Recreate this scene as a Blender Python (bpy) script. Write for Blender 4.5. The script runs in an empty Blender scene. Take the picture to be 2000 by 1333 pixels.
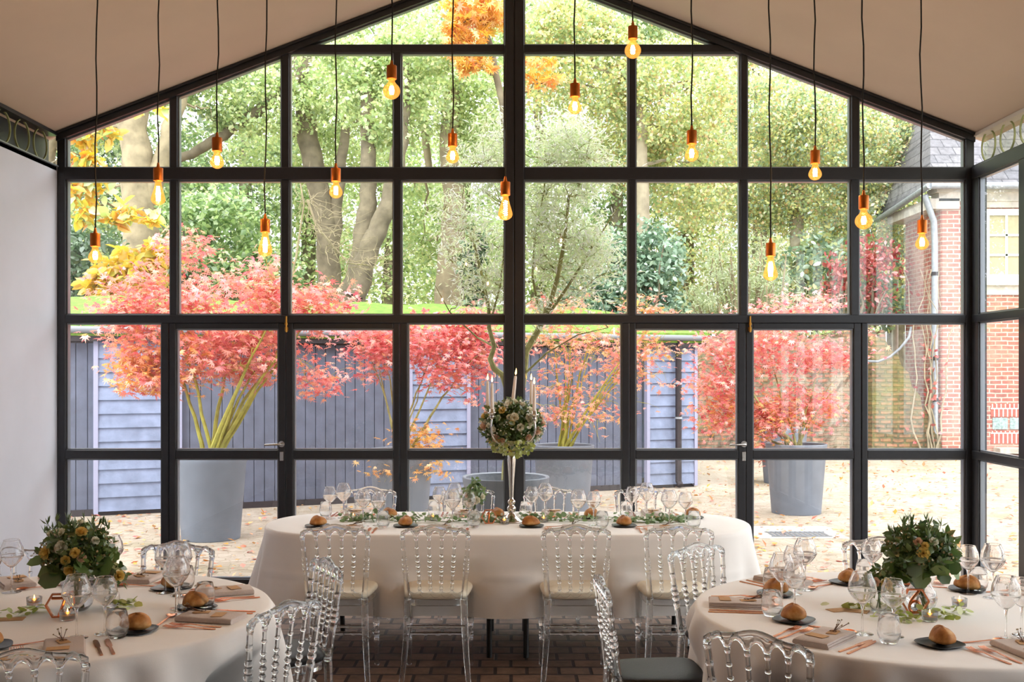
EXPOSURE, SKY, SUN, FIL, AMB = 0.62, 2.9, 1.4, 330.0, .30
import bpy, bmesh, math, random
import numpy as np
from mathutils import Vector, Matrix

# ------------------------------------------------------------------ basics
scene = bpy.context.scene
COL = scene.collection
PI = math.pi
FPX, EYE, CX, CY = 2100.0, 1.694, 1000.0, 725.0     # focal length in pixels (2000 px wide frame), eye height, vanishing point
GY = FPX / 252.0                                    # distance of the glass wall

def W(px, py, d):
    """pixel of the photograph + distance -> point in the room"""
    return Vector(((px - CX) * d / FPX, d, EYE + (CY - py) * d / FPX))

def XG(px): return (px - CX) / 252.0
def ZG(py): return EYE + (CY - py) / 252.0

# ------------------------------------------------------------------ materials
def new_mat(name):
    m = bpy.data.materials.new(name); m.use_nodes = True
    nt = m.node_tree; nt.nodes.clear()
    out = nt.nodes.new('ShaderNodeOutputMaterial')
    return m, nt, out

def N(nt, typ, **kw):
    n = nt.nodes.new(typ)
    for k, v in kw.items():
        if hasattr(n, k): setattr(n, k, v)
        else: n.inputs[k.replace('_', ' ')].default_value = v
    return n

def L(nt, a, b): nt.links.new(a, b)

def ramp(nt, stops, interp='LINEAR'):
    r = nt.nodes.new('ShaderNodeValToRGB')
    cr = r.color_ramp; cr.interpolation = interp
    while len(cr.elements) > 1: cr.elements.remove(cr.elements[-1])
    cr.elements[0].position = stops[0][0]; cr.elements[0].color = (*stops[0][1], 1)
    for p, c in stops[1:]:
        e = cr.elements.new(p); e.color = (*c, 1)
    return r

def S(r, g, b):
    """sRGB 0-255 -> linear"""
    f = lambda c: (c/255/12.92) if c/255 <= .04045 else ((c/255+.055)/1.055)**2.4
    return (f(r), f(g), f(b))

def plain(name, col, rough=.6, metal=0.0, noise=0.0, nscale=20.0, bump=0.0, bscale=80.0, spec=.5, sheen=0.0):
    m, nt, out = new_mat(name)
    p = nt.nodes.new('ShaderNodeBsdfPrincipled')
    p.inputs['Base Color'].default_value = (*col, 1); p.inputs['Roughness'].default_value = rough
    p.inputs['Metallic'].default_value = metal; p.inputs['Specular IOR Level'].default_value = spec
    if sheen: p.inputs['Sheen Weight'].default_value = sheen
    tc = nt.nodes.new('ShaderNodeTexCoord')
    if noise:
        n = N(nt, 'ShaderNodeTexNoise', Scale=nscale, Detail=5.0); L(nt, tc.outputs['Object'], n.inputs['Vector'])
        a = tuple(max(0, c*(1-noise)) for c in col); b = tuple(min(1, c*(1+noise)) for c in col)
        r = ramp(nt, [(.3, a), (.7, b)]); L(nt, n.outputs['Fac'], r.inputs['Fac']); L(nt, r.outputs['Color'], p.inputs['Base Color'])
    if bump:
        n2 = N(nt, 'ShaderNodeTexNoise', Scale=bscale, Detail=4.0); L(nt, tc.outputs['Object'], n2.inputs['Vector'])
        b = N(nt, 'ShaderNodeBump', Strength=bump, Distance=.01); L(nt, n2.outputs['Fac'], b.inputs['Height']); L(nt, b.outputs['Normal'], p.inputs['Normal'])
    L(nt, p.outputs['BSDF'], out.inputs['Surface'])
    return m

def leafy(name, palette, trans=.45, rough=.42, gloss=.11, gain=1.0, grey=0.0):
    palette = [tuple(min(.82, (q*(1-grey) + grey*(.3*c[0]+.6*c[1]+.1*c[2]))*gain) for q in c) for c in palette]
    """each leaf takes its own colour out of a palette"""
    m, nt, out = new_mat(name)
    g = nt.nodes.new('ShaderNodeNewGeometry')
    k = len(palette)
    r = ramp(nt, [(i/max(1, k-1), c) for i, c in enumerate(palette)])
    L(nt, g.outputs['Random Per Island'], r.inputs['Fac'])
    d = nt.nodes.new('ShaderNodeBsdfDiffuse'); t = nt.nodes.new('ShaderNodeBsdfTranslucent')
    L(nt, r.outputs['Color'], d.inputs['Color']); L(nt, r.outputs['Color'], t.inputs['Color'])
    mx = nt.nodes.new('ShaderNodeMixShader'); mx.inputs[0].default_value = trans
    L(nt, d.outputs[0], mx.inputs[1]); L(nt, t.outputs[0], mx.inputs[2])
    gl = nt.nodes.new('ShaderNodeBsdfGlossy'); gl.inputs['Roughness'].default_value = rough
    gl.inputs['Color'].default_value = (1, 1, 1, 1)
    m2 = nt.nodes.new('ShaderNodeMixShader'); m2.inputs[0].default_value = gloss
    L(nt, mx.outputs[0], m2.inputs[1]); L(nt, gl.outputs[0], m2.inputs[2])
    L(nt, m2.outputs[0], out.inputs['Surface'])
    return m

def thin_glass(name, tint=(1, 1, 1), ior=1.45, boost=1.0):
    m, nt, out = new_mat(name)
    f = nt.nodes.new('ShaderNodeLayerWeight'); f.inputs['Blend'].default_value = .5
    pw = nt.nodes.new('ShaderNodeMath'); pw.operation = 'POWER'; pw.inputs[1].default_value = 5.0; L(nt, f.outputs['Facing'], pw.inputs[0])
    f0 = ((ior-1)/(ior+1))**2*boost
    mu = nt.nodes.new('ShaderNodeMath'); mu.operation = 'MULTIPLY_ADD'; mu.inputs[1].default_value = 1-f0; mu.inputs[2].default_value = f0
    L(nt, pw.outputs[0], mu.inputs[0])
    t = nt.nodes.new('ShaderNodeBsdfTransparent'); t.inputs['Color'].default_value = (*tint, 1)
    g = nt.nodes.new('ShaderNodeBsdfGlossy'); g.inputs['Roughness'].default_value = 0.0
    mx = nt.nodes.new('ShaderNodeMixShader')
    L(nt, mu.outputs[0], mx.inputs[0]); L(nt, t.outputs[0], mx.inputs[1]); L(nt, g.outputs[0], mx.inputs[2])
    L(nt, mx.outputs[0], out.inputs['Surface'])
    return m

def solid_glass(name, col=(1, 1, 1), ior=1.49, rough=0.0, clear=0.0):
    m, nt, out = new_mat(name)
    g = nt.nodes.new('ShaderNodeBsdfGlass'); g.inputs['Color'].default_value = (*col, 1)
    g.inputs['IOR'].default_value = ior; g.inputs['Roughness'].default_value = rough
    t = nt.nodes.new('ShaderNodeBsdfTransparent'); t.inputs['Color'].default_value = (*col, 1)
    mx = nt.nodes.new('ShaderNodeMixShader'); mx.inputs[0].default_value = clear
    L(nt, g.outputs[0], mx.inputs[1]); L(nt, t.outputs[0], mx.inputs[2])
    L(nt, mx.outputs[0], out.inputs['Surface'])
    return m

def glow(name, col, strength):
    m, nt, out = new_mat(name)
    e = nt.nodes.new('ShaderNodeEmission'); e.inputs['Color'].default_value = (*col, 1); e.inputs['Strength'].default_value = strength
    L(nt, e.outputs[0], out.inputs['Surface'])
    return m

def brick_mat(name, c1, c2, mortar, bw, bh, msize=.012, axes='xz', noise=.25, bump=.6, rough=.85, moss=None, pale=None, distort=0.0, squash=1.0, tint=None):
    m, nt, out = new_mat(name)
    p = nt.nodes.new('ShaderNodeBsdfPrincipled'); p.inputs['Roughness'].default_value = rough
    tc = nt.nodes.new('ShaderNodeTexCoord')
    sep = nt.nodes.new('ShaderNodeSeparateXYZ'); L(nt, tc.outputs['Object'], sep.inputs[0])
    cmb = nt.nodes.new('ShaderNodeCombineXYZ')
    L(nt, sep.outputs['XYZ'.index(axes[0].upper())], cmb.inputs[0]); L(nt, sep.outputs['XYZ'.index(axes[1].upper())], cmb.inputs[1])
    vec = cmb.outputs[0]
    if distort:
        nd = N(nt, 'ShaderNodeTexNoise', Scale=3.0, Detail=3.0); L(nt, tc.outputs['Object'], nd.inputs['Vector'])
        vm = nt.nodes.new('ShaderNodeVectorMath'); vm.operation = 'MULTIPLY_ADD'
        vm.inputs[1].default_value = (distort, distort, distort)
        L(nt, nd.outputs['Color'], vm.inputs[0]); L(nt, vec, vm.inputs[2]); vec = vm.outputs[0]
    b = nt.nodes.new('ShaderNodeTexBrick')
    b.inputs['Scale'].default_value = 1.0; b.inputs['Brick Width'].default_value = bw; b.inputs['Row Height'].default_value = bh
    b.inputs['Mortar Size'].default_value = msize; b.inputs['Mortar Smooth'].default_value = .3; b.inputs['Bias'].default_value = 0.0
    b.inputs['Color1'].default_value = (*c1, 1); b.inputs['Color2'].default_value = (*c2, 1); b.inputs['Mortar'].default_value = (*mortar, 1)
    L(nt, vec, b.inputs['Vector'])
    n = N(nt, 'ShaderNodeTexNoise', Scale=9.0, Detail=6.0, Roughness=.65); L(nt, tc.outputs['Object'], n.inputs['Vector'])
    col = b.outputs['Color']
    mp = nt.nodes.new('ShaderNodeMapRange'); mp.inputs[1].default_value = .3; mp.inputs[2].default_value = .7
    mp.inputs[3].default_value = 1-noise; mp.inputs[4].default_value = 1+noise; L(nt, n.outputs['Fac'], mp.inputs[0])
    mul = nt.nodes.new('ShaderNodeVectorMath'); mul.operation = 'MULTIPLY'; L(nt, col, mul.inputs[0]); L(nt, mp.outputs[0], mul.inputs[1])
    col = mul.outputs[0]
    for extra, sc, lo, hi in ((pale, 1.3, .45, .62), (moss, .9, .52, .68)):
        if extra:
            n3 = N(nt, 'ShaderNodeTexNoise', Scale=sc, Detail=7.0, Roughness=.7); L(nt, tc.outputs['Object'], n3.inputs['Vector'])
            r3 = ramp(nt, [(lo, (0, 0, 0)), (hi, (1, 1, 1))]); L(nt, n3.outputs['Fac'], r3.inputs[0])
            mx = nt.nodes.new('ShaderNodeMix'); mx.data_type = 'RGBA'; mx.inputs['B'].default_value = (*extra, 1)
            sc3 = nt.nodes.new('ShaderNodeMath'); sc3.operation = 'MULTIPLY'; sc3.inputs[1].default_value = .75
            L(nt, r3.outputs['Color'], sc3.inputs[0]); L(nt, sc3.outputs[0], mx.inputs[0]); L(nt, col, mx.inputs['A']); col = mx.outputs['Result']
    L(nt, col, p.inputs['Base Color'])
    bp = N(nt, 'ShaderNodeBump', Strength=bump, Distance=.012); bp.invert = True
    ad = nt.nodes.new('ShaderNodeMath'); ad.operation = 'MULTIPLY_ADD'; ad.inputs[1].default_value = -.35
    L(nt, n.outputs['Fac'], ad.inputs[0]); L(nt, b.outputs['Fac'], ad.inputs[2]); L(nt, ad.outputs[0], bp.inputs['Height'])
    L(nt, bp.outputs['Normal'], p.inputs['Normal'])
    L(nt, p.outputs[0], out.inputs['Surface'])
    return m

M = {}
M['steel'] = plain('painted_steel', S(38, 40, 46), .35, 0, .1, 30)
M['bead'] = plain('glazing_bead', S(128, 134, 142), .3, .3)
M['pane'] = thin_glass('window_glass', (.985, .995, .99), 1.5, 1.0)
M['brass'] = plain('brass', S(176, 128, 60), .3, 1.0)
M['chrome'] = plain('brushed_chrome', S(205, 205, 205), .25, 1.0)
M['acrylic'] = solid_glass('clear_acrylic', (.975, .985, .99), 1.47, 0.0, .10)
M['glass'] = solid_glass('clear_table_glass', (1, 1, 1), 1.45, 0.0, .10)
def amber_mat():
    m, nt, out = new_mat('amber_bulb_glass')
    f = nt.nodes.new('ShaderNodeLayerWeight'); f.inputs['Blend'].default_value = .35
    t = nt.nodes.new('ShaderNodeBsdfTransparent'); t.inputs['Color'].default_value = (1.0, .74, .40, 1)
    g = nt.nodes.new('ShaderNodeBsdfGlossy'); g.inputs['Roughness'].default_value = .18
    d = nt.nodes.new('ShaderNodeEmission'); d.inputs['Color'].default_value = (1.0, .40, .06, 1); d.inputs['Strength'].default_value = 1.5   # glow put into the amber glass, standing in for scattered filament light
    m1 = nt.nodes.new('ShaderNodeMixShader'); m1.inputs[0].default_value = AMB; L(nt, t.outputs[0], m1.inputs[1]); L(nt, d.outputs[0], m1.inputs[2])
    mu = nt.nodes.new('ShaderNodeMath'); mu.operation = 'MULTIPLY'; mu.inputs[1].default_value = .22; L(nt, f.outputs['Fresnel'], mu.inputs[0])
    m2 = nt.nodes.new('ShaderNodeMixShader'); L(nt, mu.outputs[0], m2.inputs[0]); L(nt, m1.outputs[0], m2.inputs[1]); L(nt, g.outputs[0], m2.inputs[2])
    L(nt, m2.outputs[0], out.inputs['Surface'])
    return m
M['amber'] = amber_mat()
M['copper_socket'] = plain('copper_lamp_holder', S(196, 112, 44), .38, .75, .1, 40)
M['cord'] = plain('black_fabric_cord', S(22, 20, 20), .8)
M['filament'] = glow('lit_filament', (1.0, .72, .42), FIL)
M['flame'] = glow('candle_flame', (1.0, .48, .12), 9.0)
M['copper'] = plain('copper_cutlery', S(214, 138, 98), .22, 1.0, .05, 60)
M['slate'] = plain('black_slate_plate', S(34, 38, 44), .38, 0, .15, 40, .1)
M['white_wax'] = plain('white_candle_wax', S(240, 230, 222), .5)
M['silver'] = plain('polished_silver', S(215, 210, 205), .12, 1.0)
M['cushion_cream'] = plain('cream_seat_cover', S(232, 222, 200), .45, 0, .04, 40)
M['cushion_black'] = plain('black_leather_seat', S(30, 30, 32), .5, 0, .1, 60, .15, 200, .3)
M['napkin'] = plain('taupe_linen_napkin', S(206, 192, 184), .85, 0, .06, 150, .25, 500)
M['kraft'] = plain('kraft_paper', S(196, 152, 104), .8, 0, .1, 80)
M['twig'] = plain('dried_twig', S(92, 62, 44), .8)
M['tagleaf'] = plain('dried_buds', S(150, 132, 96), .8)
M['tea_wax'] = plain('tealight_wax', S(246, 190, 96), .5)
M['tin'] = plain('tealight_tin', S(200, 200, 200), .3, 1.0)
M['dark_metal'] = plain('black_table_leg', S(24, 24, 26), .45)
M['chipboard'] = plain('table_top_board', S(150, 120, 90), .7)
M['pot'] = plain('grey_plastic_planter', S(112, 120, 134), .5, 0, .1, 5, .08, 60)
M['soil'] = plain('planter_soil', S(82, 62, 48), .95, 0, .4, 40, .8, 60)
M['shed_board'] = plain('dark_blue_grey_boards', S(88, 94, 112), .6, 0, .18, 6, .2, 30)
M['shed_lap'] = plain('pale_blue_lap_boards', S(122, 134, 162), .6, 0, .2, 7, .3, 40)
M['shed_trim'] = plain('lilac_grey_corner_board', S(150, 152, 178), .6)
M['shed_dark'] = plain('dark_fascia', S(46, 40, 44), .6, 0, .2, 10)
M['zinc'] = plain('zinc_pipe', S(158, 164, 172), .45, .4, .15, 15)
M['stone'] = plain('pale_stone', S(206, 200, 190), .8, 0, .2, 6, .3, 30)
M['white_paint'] = plain('white_painted_wood', S(236, 236, 232), .5)
M['blind'] = plain('beige_roller_blind', S(176, 168, 136), .7)
M['glassblock'] = plain('green_glass_block', S(150, 172, 170), .15, 0, .35, 30)
M['roof_slate'] = brick_mat('grey_roof_slates', S(120, 118, 122), S(104, 104, 110), S(78, 78, 84), .3, .2, .012, 'xz', .3, .4)
M['redbrick'] = brick_mat('red_house_brick', S(176, 106, 92), S(152, 98, 88), S(192, 178, 162), .235, .085, .014, 'xz', .3, .6, .85, None, S(176, 140, 124), .03)
M['redbrick_side'] = brick_mat('red_house_brick_side', S(172, 104, 92), S(150, 92, 84), S(176, 164, 150), .235, .085, .014, 'yz', .3, .6, .85, None, S(196, 172, 156), .03)
M['oldbrick'] = brick_mat('old_garden_brick', S(164, 112, 92), S(122, 96, 84), S(112, 104, 88), .24, .088, .02, 'xz', .5, 1.0, .9, S(122, 118, 70), S(160, 148, 130), .07)
M['mossbrick'] = brick_mat('mossy_buttress_brick', S(150, 108, 84), S(112, 96, 70), S(92, 88, 66), .24, .088, .02, 'xz', .5, 1.0, .9, S(112, 114, 52), S(128, 120, 78), .07)
M['cable_grey'] = plain('grey_cable_sheath', S(120, 124, 130), .5)
M['soldier'] = brick_mat('upright_arch_bricks', S(196, 92, 80), S(180, 100, 88), S(222, 208, 194), .085, .24, .014, 'xz', .25, .5)
M['bark_grey'] = plain('grey_beech_bark', S(150, 140, 118), .9, 0, .35, 4, .8, 14)
M['bark_dark'] = plain('dark_wet_bark', S(112, 103, 84), .9, 0, .35, 5, .9, 16)
M['bark_pale'] = plain('pale_mossy_bark', S(142, 130, 104), .9, 0, .3, 5, .7, 20)
M['bark_green'] = plain('yellow_green_maple_bark', S(156, 150, 62), .7, 0, .3, 12, .4, 40)
M['bark_olive'] = plain('lichen_green_bark', S(150, 146, 96), .85, 0, .35, 14, .6, 40)
M['stem_green'] = plain('green_flower_stem', S(86, 108, 52), .6)
M['wall_paint'] = plain('pale_grey_wall_paint', S(216, 220, 232), .55, 0, .035, 2.5, .1, 6)
M['back_paint'] = plain('warm_wall_paint', S(190, 165, 140), .8, 0, .05, 2)
M['ceiling'] = plain('beige_ceiling_plaster', S(216, 194, 174), .8, 0, .045, 1.4, .12, 9)
M['ring'] = plain('verdigris_ring', S(160, 166, 116), .6, .2, .2, 20)
M['dirty_glass'] = thin_glass('dusty_lattice_glass', (.80, .80, .74), 1.5, 1.0)
M['edge_white'] = plain('white_edge_strip', S(200, 190, 180), .6)
M['moss'] = plain('bright_roof_moss', S(104, 136, 52), .95, 0, .4, 9, 1.0, 25)
M['lichen_shelf'] = plain('weathered_ledge_stone', S(190, 184, 172), .8, 0, .25, 8)

def cloth_mat():
    m, nt, out = new_mat('white_table_linen')
    p = nt.nodes.new('ShaderNodeBsdfPrincipled'); p.inputs['Base Color'].default_value = (*S(243, 239, 235), 1)
    p.inputs['Roughness'].default_value = .75; p.inputs['Sheen Weight'].default_value = .15
    tc = nt.nodes.new('ShaderNodeTexCoord')
    w = N(nt, 'ShaderNodeTexNoise', Scale=300.0, Detail=2.0); L(nt, tc.outputs['Object'], w.inputs['Vector'])
    n = N(nt, 'ShaderNodeTexNoise', Scale=3.0, Detail=3.0); L(nt, tc.outputs['Object'], n.inputs['Vector'])
    b1 = N(nt, 'ShaderNodeBump', Strength=.25, Distance=.03); L(nt, n.outputs['Fac'], b1.inputs['Height'])
    b2 = N(nt, 'ShaderNodeBump', Strength=.12, Distance=.002); L(nt, w.outputs['Fac'], b2.inputs['Height']); L(nt, b1.outputs[0], b2.inputs['Normal'])
    L(nt, b2.outputs[0], p.inputs['Normal']); L(nt, p.outputs[0], out.inputs['Surface'])
    return m
M['linen'] = cloth_mat()

def bread_mat():
    m, nt, out = new_mat('crusty_bread')
    p = nt.nodes.new('ShaderNodeBsdfPrincipled'); p.inputs['Roughness'].default_value = .6
    tc = nt.nodes.new('ShaderNodeTexCoord'); n = N(nt, 'ShaderNodeTexNoise', Scale=26.0, Detail=6.0); L(nt, tc.outputs['Object'], n.inputs['Vector'])
    r = ramp(nt, [(.3, S(150, 92, 40)), (.5, S(192, 128, 62)), (.72, S(226, 180, 116))]); L(nt, n.outputs['Fac'], r.inputs[0])
    L(nt, r.outputs[0], p.inputs['Base Color'])
    b = N(nt, 'ShaderNodeBump', Strength=.4, Distance=.004); L(nt, n.outputs['Fac'], b.inputs['Height']); L(nt, b.outputs[0], p.inputs['Normal'])
    L(nt, p.outputs[0], out.inputs['Surface'])
    return m
M['bread'] = bread_mat()

def yard_mat():
    m, nt, out = new_mat('worn_cobble_yard')
    p = nt.nodes.new('ShaderNodeBsdfPrincipled'); p.inputs['Roughness'].default_value = .9
    tc = nt.nodes.new('ShaderNodeTexCoord')
    mp = nt.nodes.new('ShaderNodeMapping'); mp.inputs['Scale'].default_value = (1, 1, 1); L(nt, tc.outputs['Object'], mp.inputs[0])
    v = N(nt, 'ShaderNodeTexVoronoi', Scale=11.0); v.feature = 'DISTANCE_TO_EDGE'; L(nt, mp.outputs[0], v.inputs['Vector'])
    v2 = N(nt, 'ShaderNodeTexVoronoi', Scale=11.0); L(nt, mp.outputs[0], v2.inputs['Vector'])
    n = N(nt, 'ShaderNodeTexNoise', Scale=.9, Detail=7.0, Roughness=.65); L(nt, mp.outputs[0], n.inputs['Vector'])
    base = ramp(nt, [(.28, S(134, 126, 98)), (.45, S(166, 154, 138)), (.7, S(184, 173, 162))]); L(nt, n.outputs['Fac'], base.inputs[0])
    hue = nt.nodes.new('ShaderNodeMix'); hue.data_type = 'RGBA'; hue.blend_type = 'MULTIPLY'; hue.inputs[0].default_value = .35
    sp = nt.nodes.new('ShaderNodeSeparateXYZ'); L(nt, v2.outputs['Color'], sp.inputs[0])
    hr = ramp(nt, [(0, S(190, 176, 160)), (1, (1, 1, 1))]); L(nt, sp.outputs[0], hr.inputs[0])
    L(nt, base.outputs[0], hue.inputs['A']); L(nt, hr.outputs[0], hue.inputs['B'])
    jr = ramp(nt, [(.0, (.45, .45, .45)), (.06, (1, 1, 1))]); L(nt, v.outputs['Distance'], jr.inputs[0])
    mx = nt.nodes.new('ShaderNodeMix'); mx.data_type = 'RGBA'; mx.inputs['A'].default_value = (*S(142, 132, 110), 1)
    L(nt, jr.outputs[0], mx.inputs[0]); L(nt, hue.outputs['Result'], mx.inputs['B'])
    L(nt, mx.outputs['Result'], p.inputs['Base Color'])
    b = N(nt, 'ShaderNodeBump', Strength=.5, Distance=.02); L(nt, jr.outputs[0], b.inputs['Height']); L(nt, b.outputs[0], p.inputs['Normal'])
    L(nt, p.outputs[0], out.inputs['Surface'])
    return m
M['yard'] = yard_mat()
M['paver'] = brick_mat('brown_brick_pavers', S(132, 106, 90), S(104, 84, 72), S(54, 45, 41), .18, .15, .011, 'xy', .45, 1.0, .6, None, None, .012)
M['forest_floor'] = plain('leaf_litter', S(112, 104, 62), .95, 0, .4, 2, .6, 8)

# ------------------------------------------------------------------ mesh builder
class MB:
    def __init__(s): s.v = []; s.f = []
    def add(s, vs, fs):
        o = len(s.v); s.v += [tuple(v) for v in vs]; s.f += [tuple(i+o for i in f) for f in fs]
    def box(s, x0, x1, y0, y1, z0, z1):
        v = [(x, y, z) for x in (x0, x1) for y in (y0, y1) for z in (z0, z1)]
        s.add(v, [(0, 1, 3, 2), (4, 6, 7, 5), (0, 4, 5, 1), (2, 3, 7, 6), (0, 2, 6, 4), (1, 5, 7, 3)])
    def rbox(s, x0, x1, y0, y1, z0, z1, b):
        """box with bevelled edges"""
        bm = bmesh.new(); bmesh.ops.create_cube(bm, size=1)
        bmesh.ops.scale(bm, vec=(x1-x0, y1-y0, z1-z0), verts=bm.verts); bmesh.ops.translate(bm, vec=((x0+x1)/2, (y0+y1)/2, (z0+z1)/2), verts=bm.verts)
        bmesh.ops.bevel(bm, geom=bm.edges[:], offset=b, segments=2, profile=.5, affect='EDGES')
        bm.verts.index_update(); s.add([v.co for v in bm.verts], [[v.index for v in f.verts] for f in bm.faces]); bm.free()
    def prism(s, poly, fn, a, b):
        """poly: 2-D outline (CCW); fn(u, v, w) -> point; extruded w=a..b"""
        n = len(poly)
        s.add([fn(u, v, a) for u, v in poly] + [fn(u, v, b) for u, v in poly],
              [tuple(range(n))[::-1], tuple(range(n, 2*n))] + [(i, (i+1) % n, n+(i+1) % n, n+i) for i in range(n)])
    def ring(s, outer, inner, fn, a, b):
        n = len(outer)
        V = [fn(u, v, a) for u, v in outer] + [fn(u, v, a) for u, v in inner] + [fn(u, v, b) for u, v in outer] + [fn(u, v, b) for u, v in inner]
        F = []
        for i in range(n):
            j = (i+1) % n
            F += [(i, n+i, n+j, j), (2*n+i, 2*n+j, 3*n+j, 3*n+i), (i, j, 2*n+j, 2*n+i), (n+i, 3*n+i, 3*n+j, n+j)]
        s.add(V, F)
    def lathe(s, prof, seg=24, p0=(0, 0, 0), p1=None, closed=False):
        """prof: [(height, radius)]; along z from p0, or with heights 0..1 mapped onto p0->p1"""
        p0 = Vector(p0)
        if p1 is None: ax, L_ = Vector((0, 0, 1)), 1.0
        else:
            ax = Vector(p1) - p0; L_ = ax.length; ax.normalize()
        q = Vector((0, 0, 1)).rotation_difference(ax)
        V = []
        for h, r in prof:
            for k in range(seg):
                a = 2*PI*k/seg
                V.append(p0 + q @ Vector((r*math.cos(a), r*math.sin(a), h*L_)))
        F = []
        m = len(prof)
        for i in range(m if closed else m-1):
            i2 = (i+1) % m
            for k in range(seg):
                k2 = (k+1) % seg
                F.append((i*seg+k, i*seg+k2, i2*seg+k2, i2*seg+k))
        if not closed:
            if prof[0][1] > 1e-6: F.append(tuple(range(seg))[::-1])
            if prof[-1][1] > 1e-6: F.append(tuple((m-1)*seg+k for k in range(seg)))
        s.add(V, F)
    def tube(s, pts, rad, seg=6, cap=True):
        pts = [Vector(p) for p in pts]; n = len(pts)
        if not hasattr(rad, '__len__'): rad = [rad]*n
        V = []; prev = None
        for i in range(n):
            t = (pts[min(i+1, n-1)] - pts[max(i-1, 0)])
            if t.length < 1e-9: t = Vector((0, 0, 1))
            t.normalize()
            if prev is None:
                u = t.orthogonal().normalized()
            else:
                u = (prev - t*prev.dot(t))
                u = u.normalized() if u.length > 1e-6 else t.orthogonal().normalized()
            prev = u; w = t.cross(u)
            for k in range(seg):
                a = 2*PI*k/seg
                V.append(pts[i] + rad[i]*(math.cos(a)*u + math.sin(a)*w))
        F = [(i*seg+k, i*seg+(k+1) % seg, (i+1)*seg+(k+1) % seg, (i+1)*seg+k) for i in range(n-1) for k in range(seg)]
        if cap: F += [tuple(range(seg))[::-1], tuple((n-1)*seg+k for k in range(seg))]
        s.add(V, F)
    def ball(s, c, rx, ry=None, rz=None, nu=12, nv=8):
        ry = ry or rx; rz = rz or rx
        V = []; F = []
        for i in range(nv+1):
            th = PI*i/nv
            for k in range(nu):
                a = 2*PI*k/nu
                V.append((c[0]+rx*math.sin(th)*math.cos(a), c[1]+ry*math.sin(th)*math.sin(a), c[2]+rz*math.cos(th)))
        for i in range(nv):
            for k in range(nu): F.append((i*nu+k, (i+1)*nu+k, (i+1)*nu+(k+1) % nu, i*nu+(k+1) % nu))
        s.add(V, F)
    def grid(s, rows):
        """rows of points -> quads"""
        m, n = len(rows), len(rows[0])
        s.add([p for r in rows for p in r], [(i*n+j, i*n+j+1, (i+1)*n+j+1, (i+1)*n+j) for i in range(m-1) for j in range(n-1)])
    def mesh(s, name, mat, smooth=False, merge=False):
        me = bpy.data.meshes.new(name); me.from_pydata(s.v, [], s.f)
        bm = bmesh.new(); bm.from_mesh(me)
        if merge: bmesh.ops.remove_doubles(bm, verts=bm.verts, dist=1e-6)
        bmesh.ops.recalc_face_normals(bm, faces=bm.faces)
        bm.to_mesh(me); bm.free()
        if mat: me.materials.append(mat)
        if smooth:
            me.polygons.foreach_set('use_smooth', [True]*len(me.polygons))
            if smooth != 'all': me.set_sharp_from_angle(angle=math.radians(40))
        me.update(); return me
    def build(s, name, mat, parent=None, smooth=False, merge=False):
        return ob(name, s.mesh(name, mat, smooth, merge), parent)

def ob(name, data, parent=None, loc=None, rotz=None, scale=None):
    o = bpy.data.objects.new(name, data); COL.objects.link(o)
    if parent: o.parent = parent
    if loc is not None: o.location = loc
    if rotz is not None: o.rotation_euler = (0, 0, rotz)
    if scale is not None: o.scale = (scale, scale, scale) if not hasattr(scale, '__len__') else scale
    return o

def tag(o, label=None, cat=None, group=None, kind=None):
    if label: o['label'] = label
    if cat: o['category'] = cat
    if group: o['group'] = group
    if kind: o['kind'] = kind
    return o

def thing(name, label, cat, loc=(0, 0, 0), rotz=0.0, group=None, kind=None):
    o = ob(name, None, None, loc, rotz); o.empty_display_size = .1
    return tag(o, label, cat, group, kind)

def struct(name, label=None, cat=None):
    o = ob(name, None); o.empty_display_size = .1
    return tag(o, label, cat, None, 'structure')

# ------------------------------------------------------------------ leaves and branches
OVAL = (np.array([(0, 0, 0), (.27, .3, .05), (.22, .68, .03), (0, 1, -.04), (-.22, .68, .03), (-.27, .3, .05)], float), [(0, 1, 2), (0, 2, 3), (0, 3, 4), (0, 4, 5)])
QUADL = (np.array([(0, 0, 0), (.34, .48, .08), (0, 1, -.03), (-.34, .48, .08)], float), [(0, 1, 2), (0, 2, 3)])
ROUND = (np.array([(0, 0, 0), (.36, .2, .04), (.46, .55, .05), (.22, .92, 0), (-.22, .92, 0), (-.46, .55, .05), (-.36, .2, .04)], float), [(0, 1, 2), (0, 2, 3), (0, 3, 4), (0, 4, 5), (0, 5, 6)])
NARROW = (np.array([(0, 0, 0), (.1, .4, .03), (0, 1, -.05), (-.1, .4, .03)], float), [(0, 1, 2), (0, 2, 3)])
def _maple():
    pts = [(0, .28, .03)]
    lobes = [(-125, .42), (-72, .66), (-34, .78), (0, 1.0), (34, .78), (72, .66), (125, .42)]
    for i, (a, r) in enumerate(lobes):
        a_ = math.radians(a); pts.append((r*.8*math.sin(a_), .28+r*.72*math.cos(a_), -.05))
        if i < len(lobes)-1:
            b = math.radians((a+lobes[i+1][0])/2); pts.append((.24*math.sin(b), .28+.24*math.cos(b), .03))
    n = len(pts)
    return np.array(pts, float), [(0, i, i+1) for i in range(1, n-1)]
MAPLE = _maple()

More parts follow.
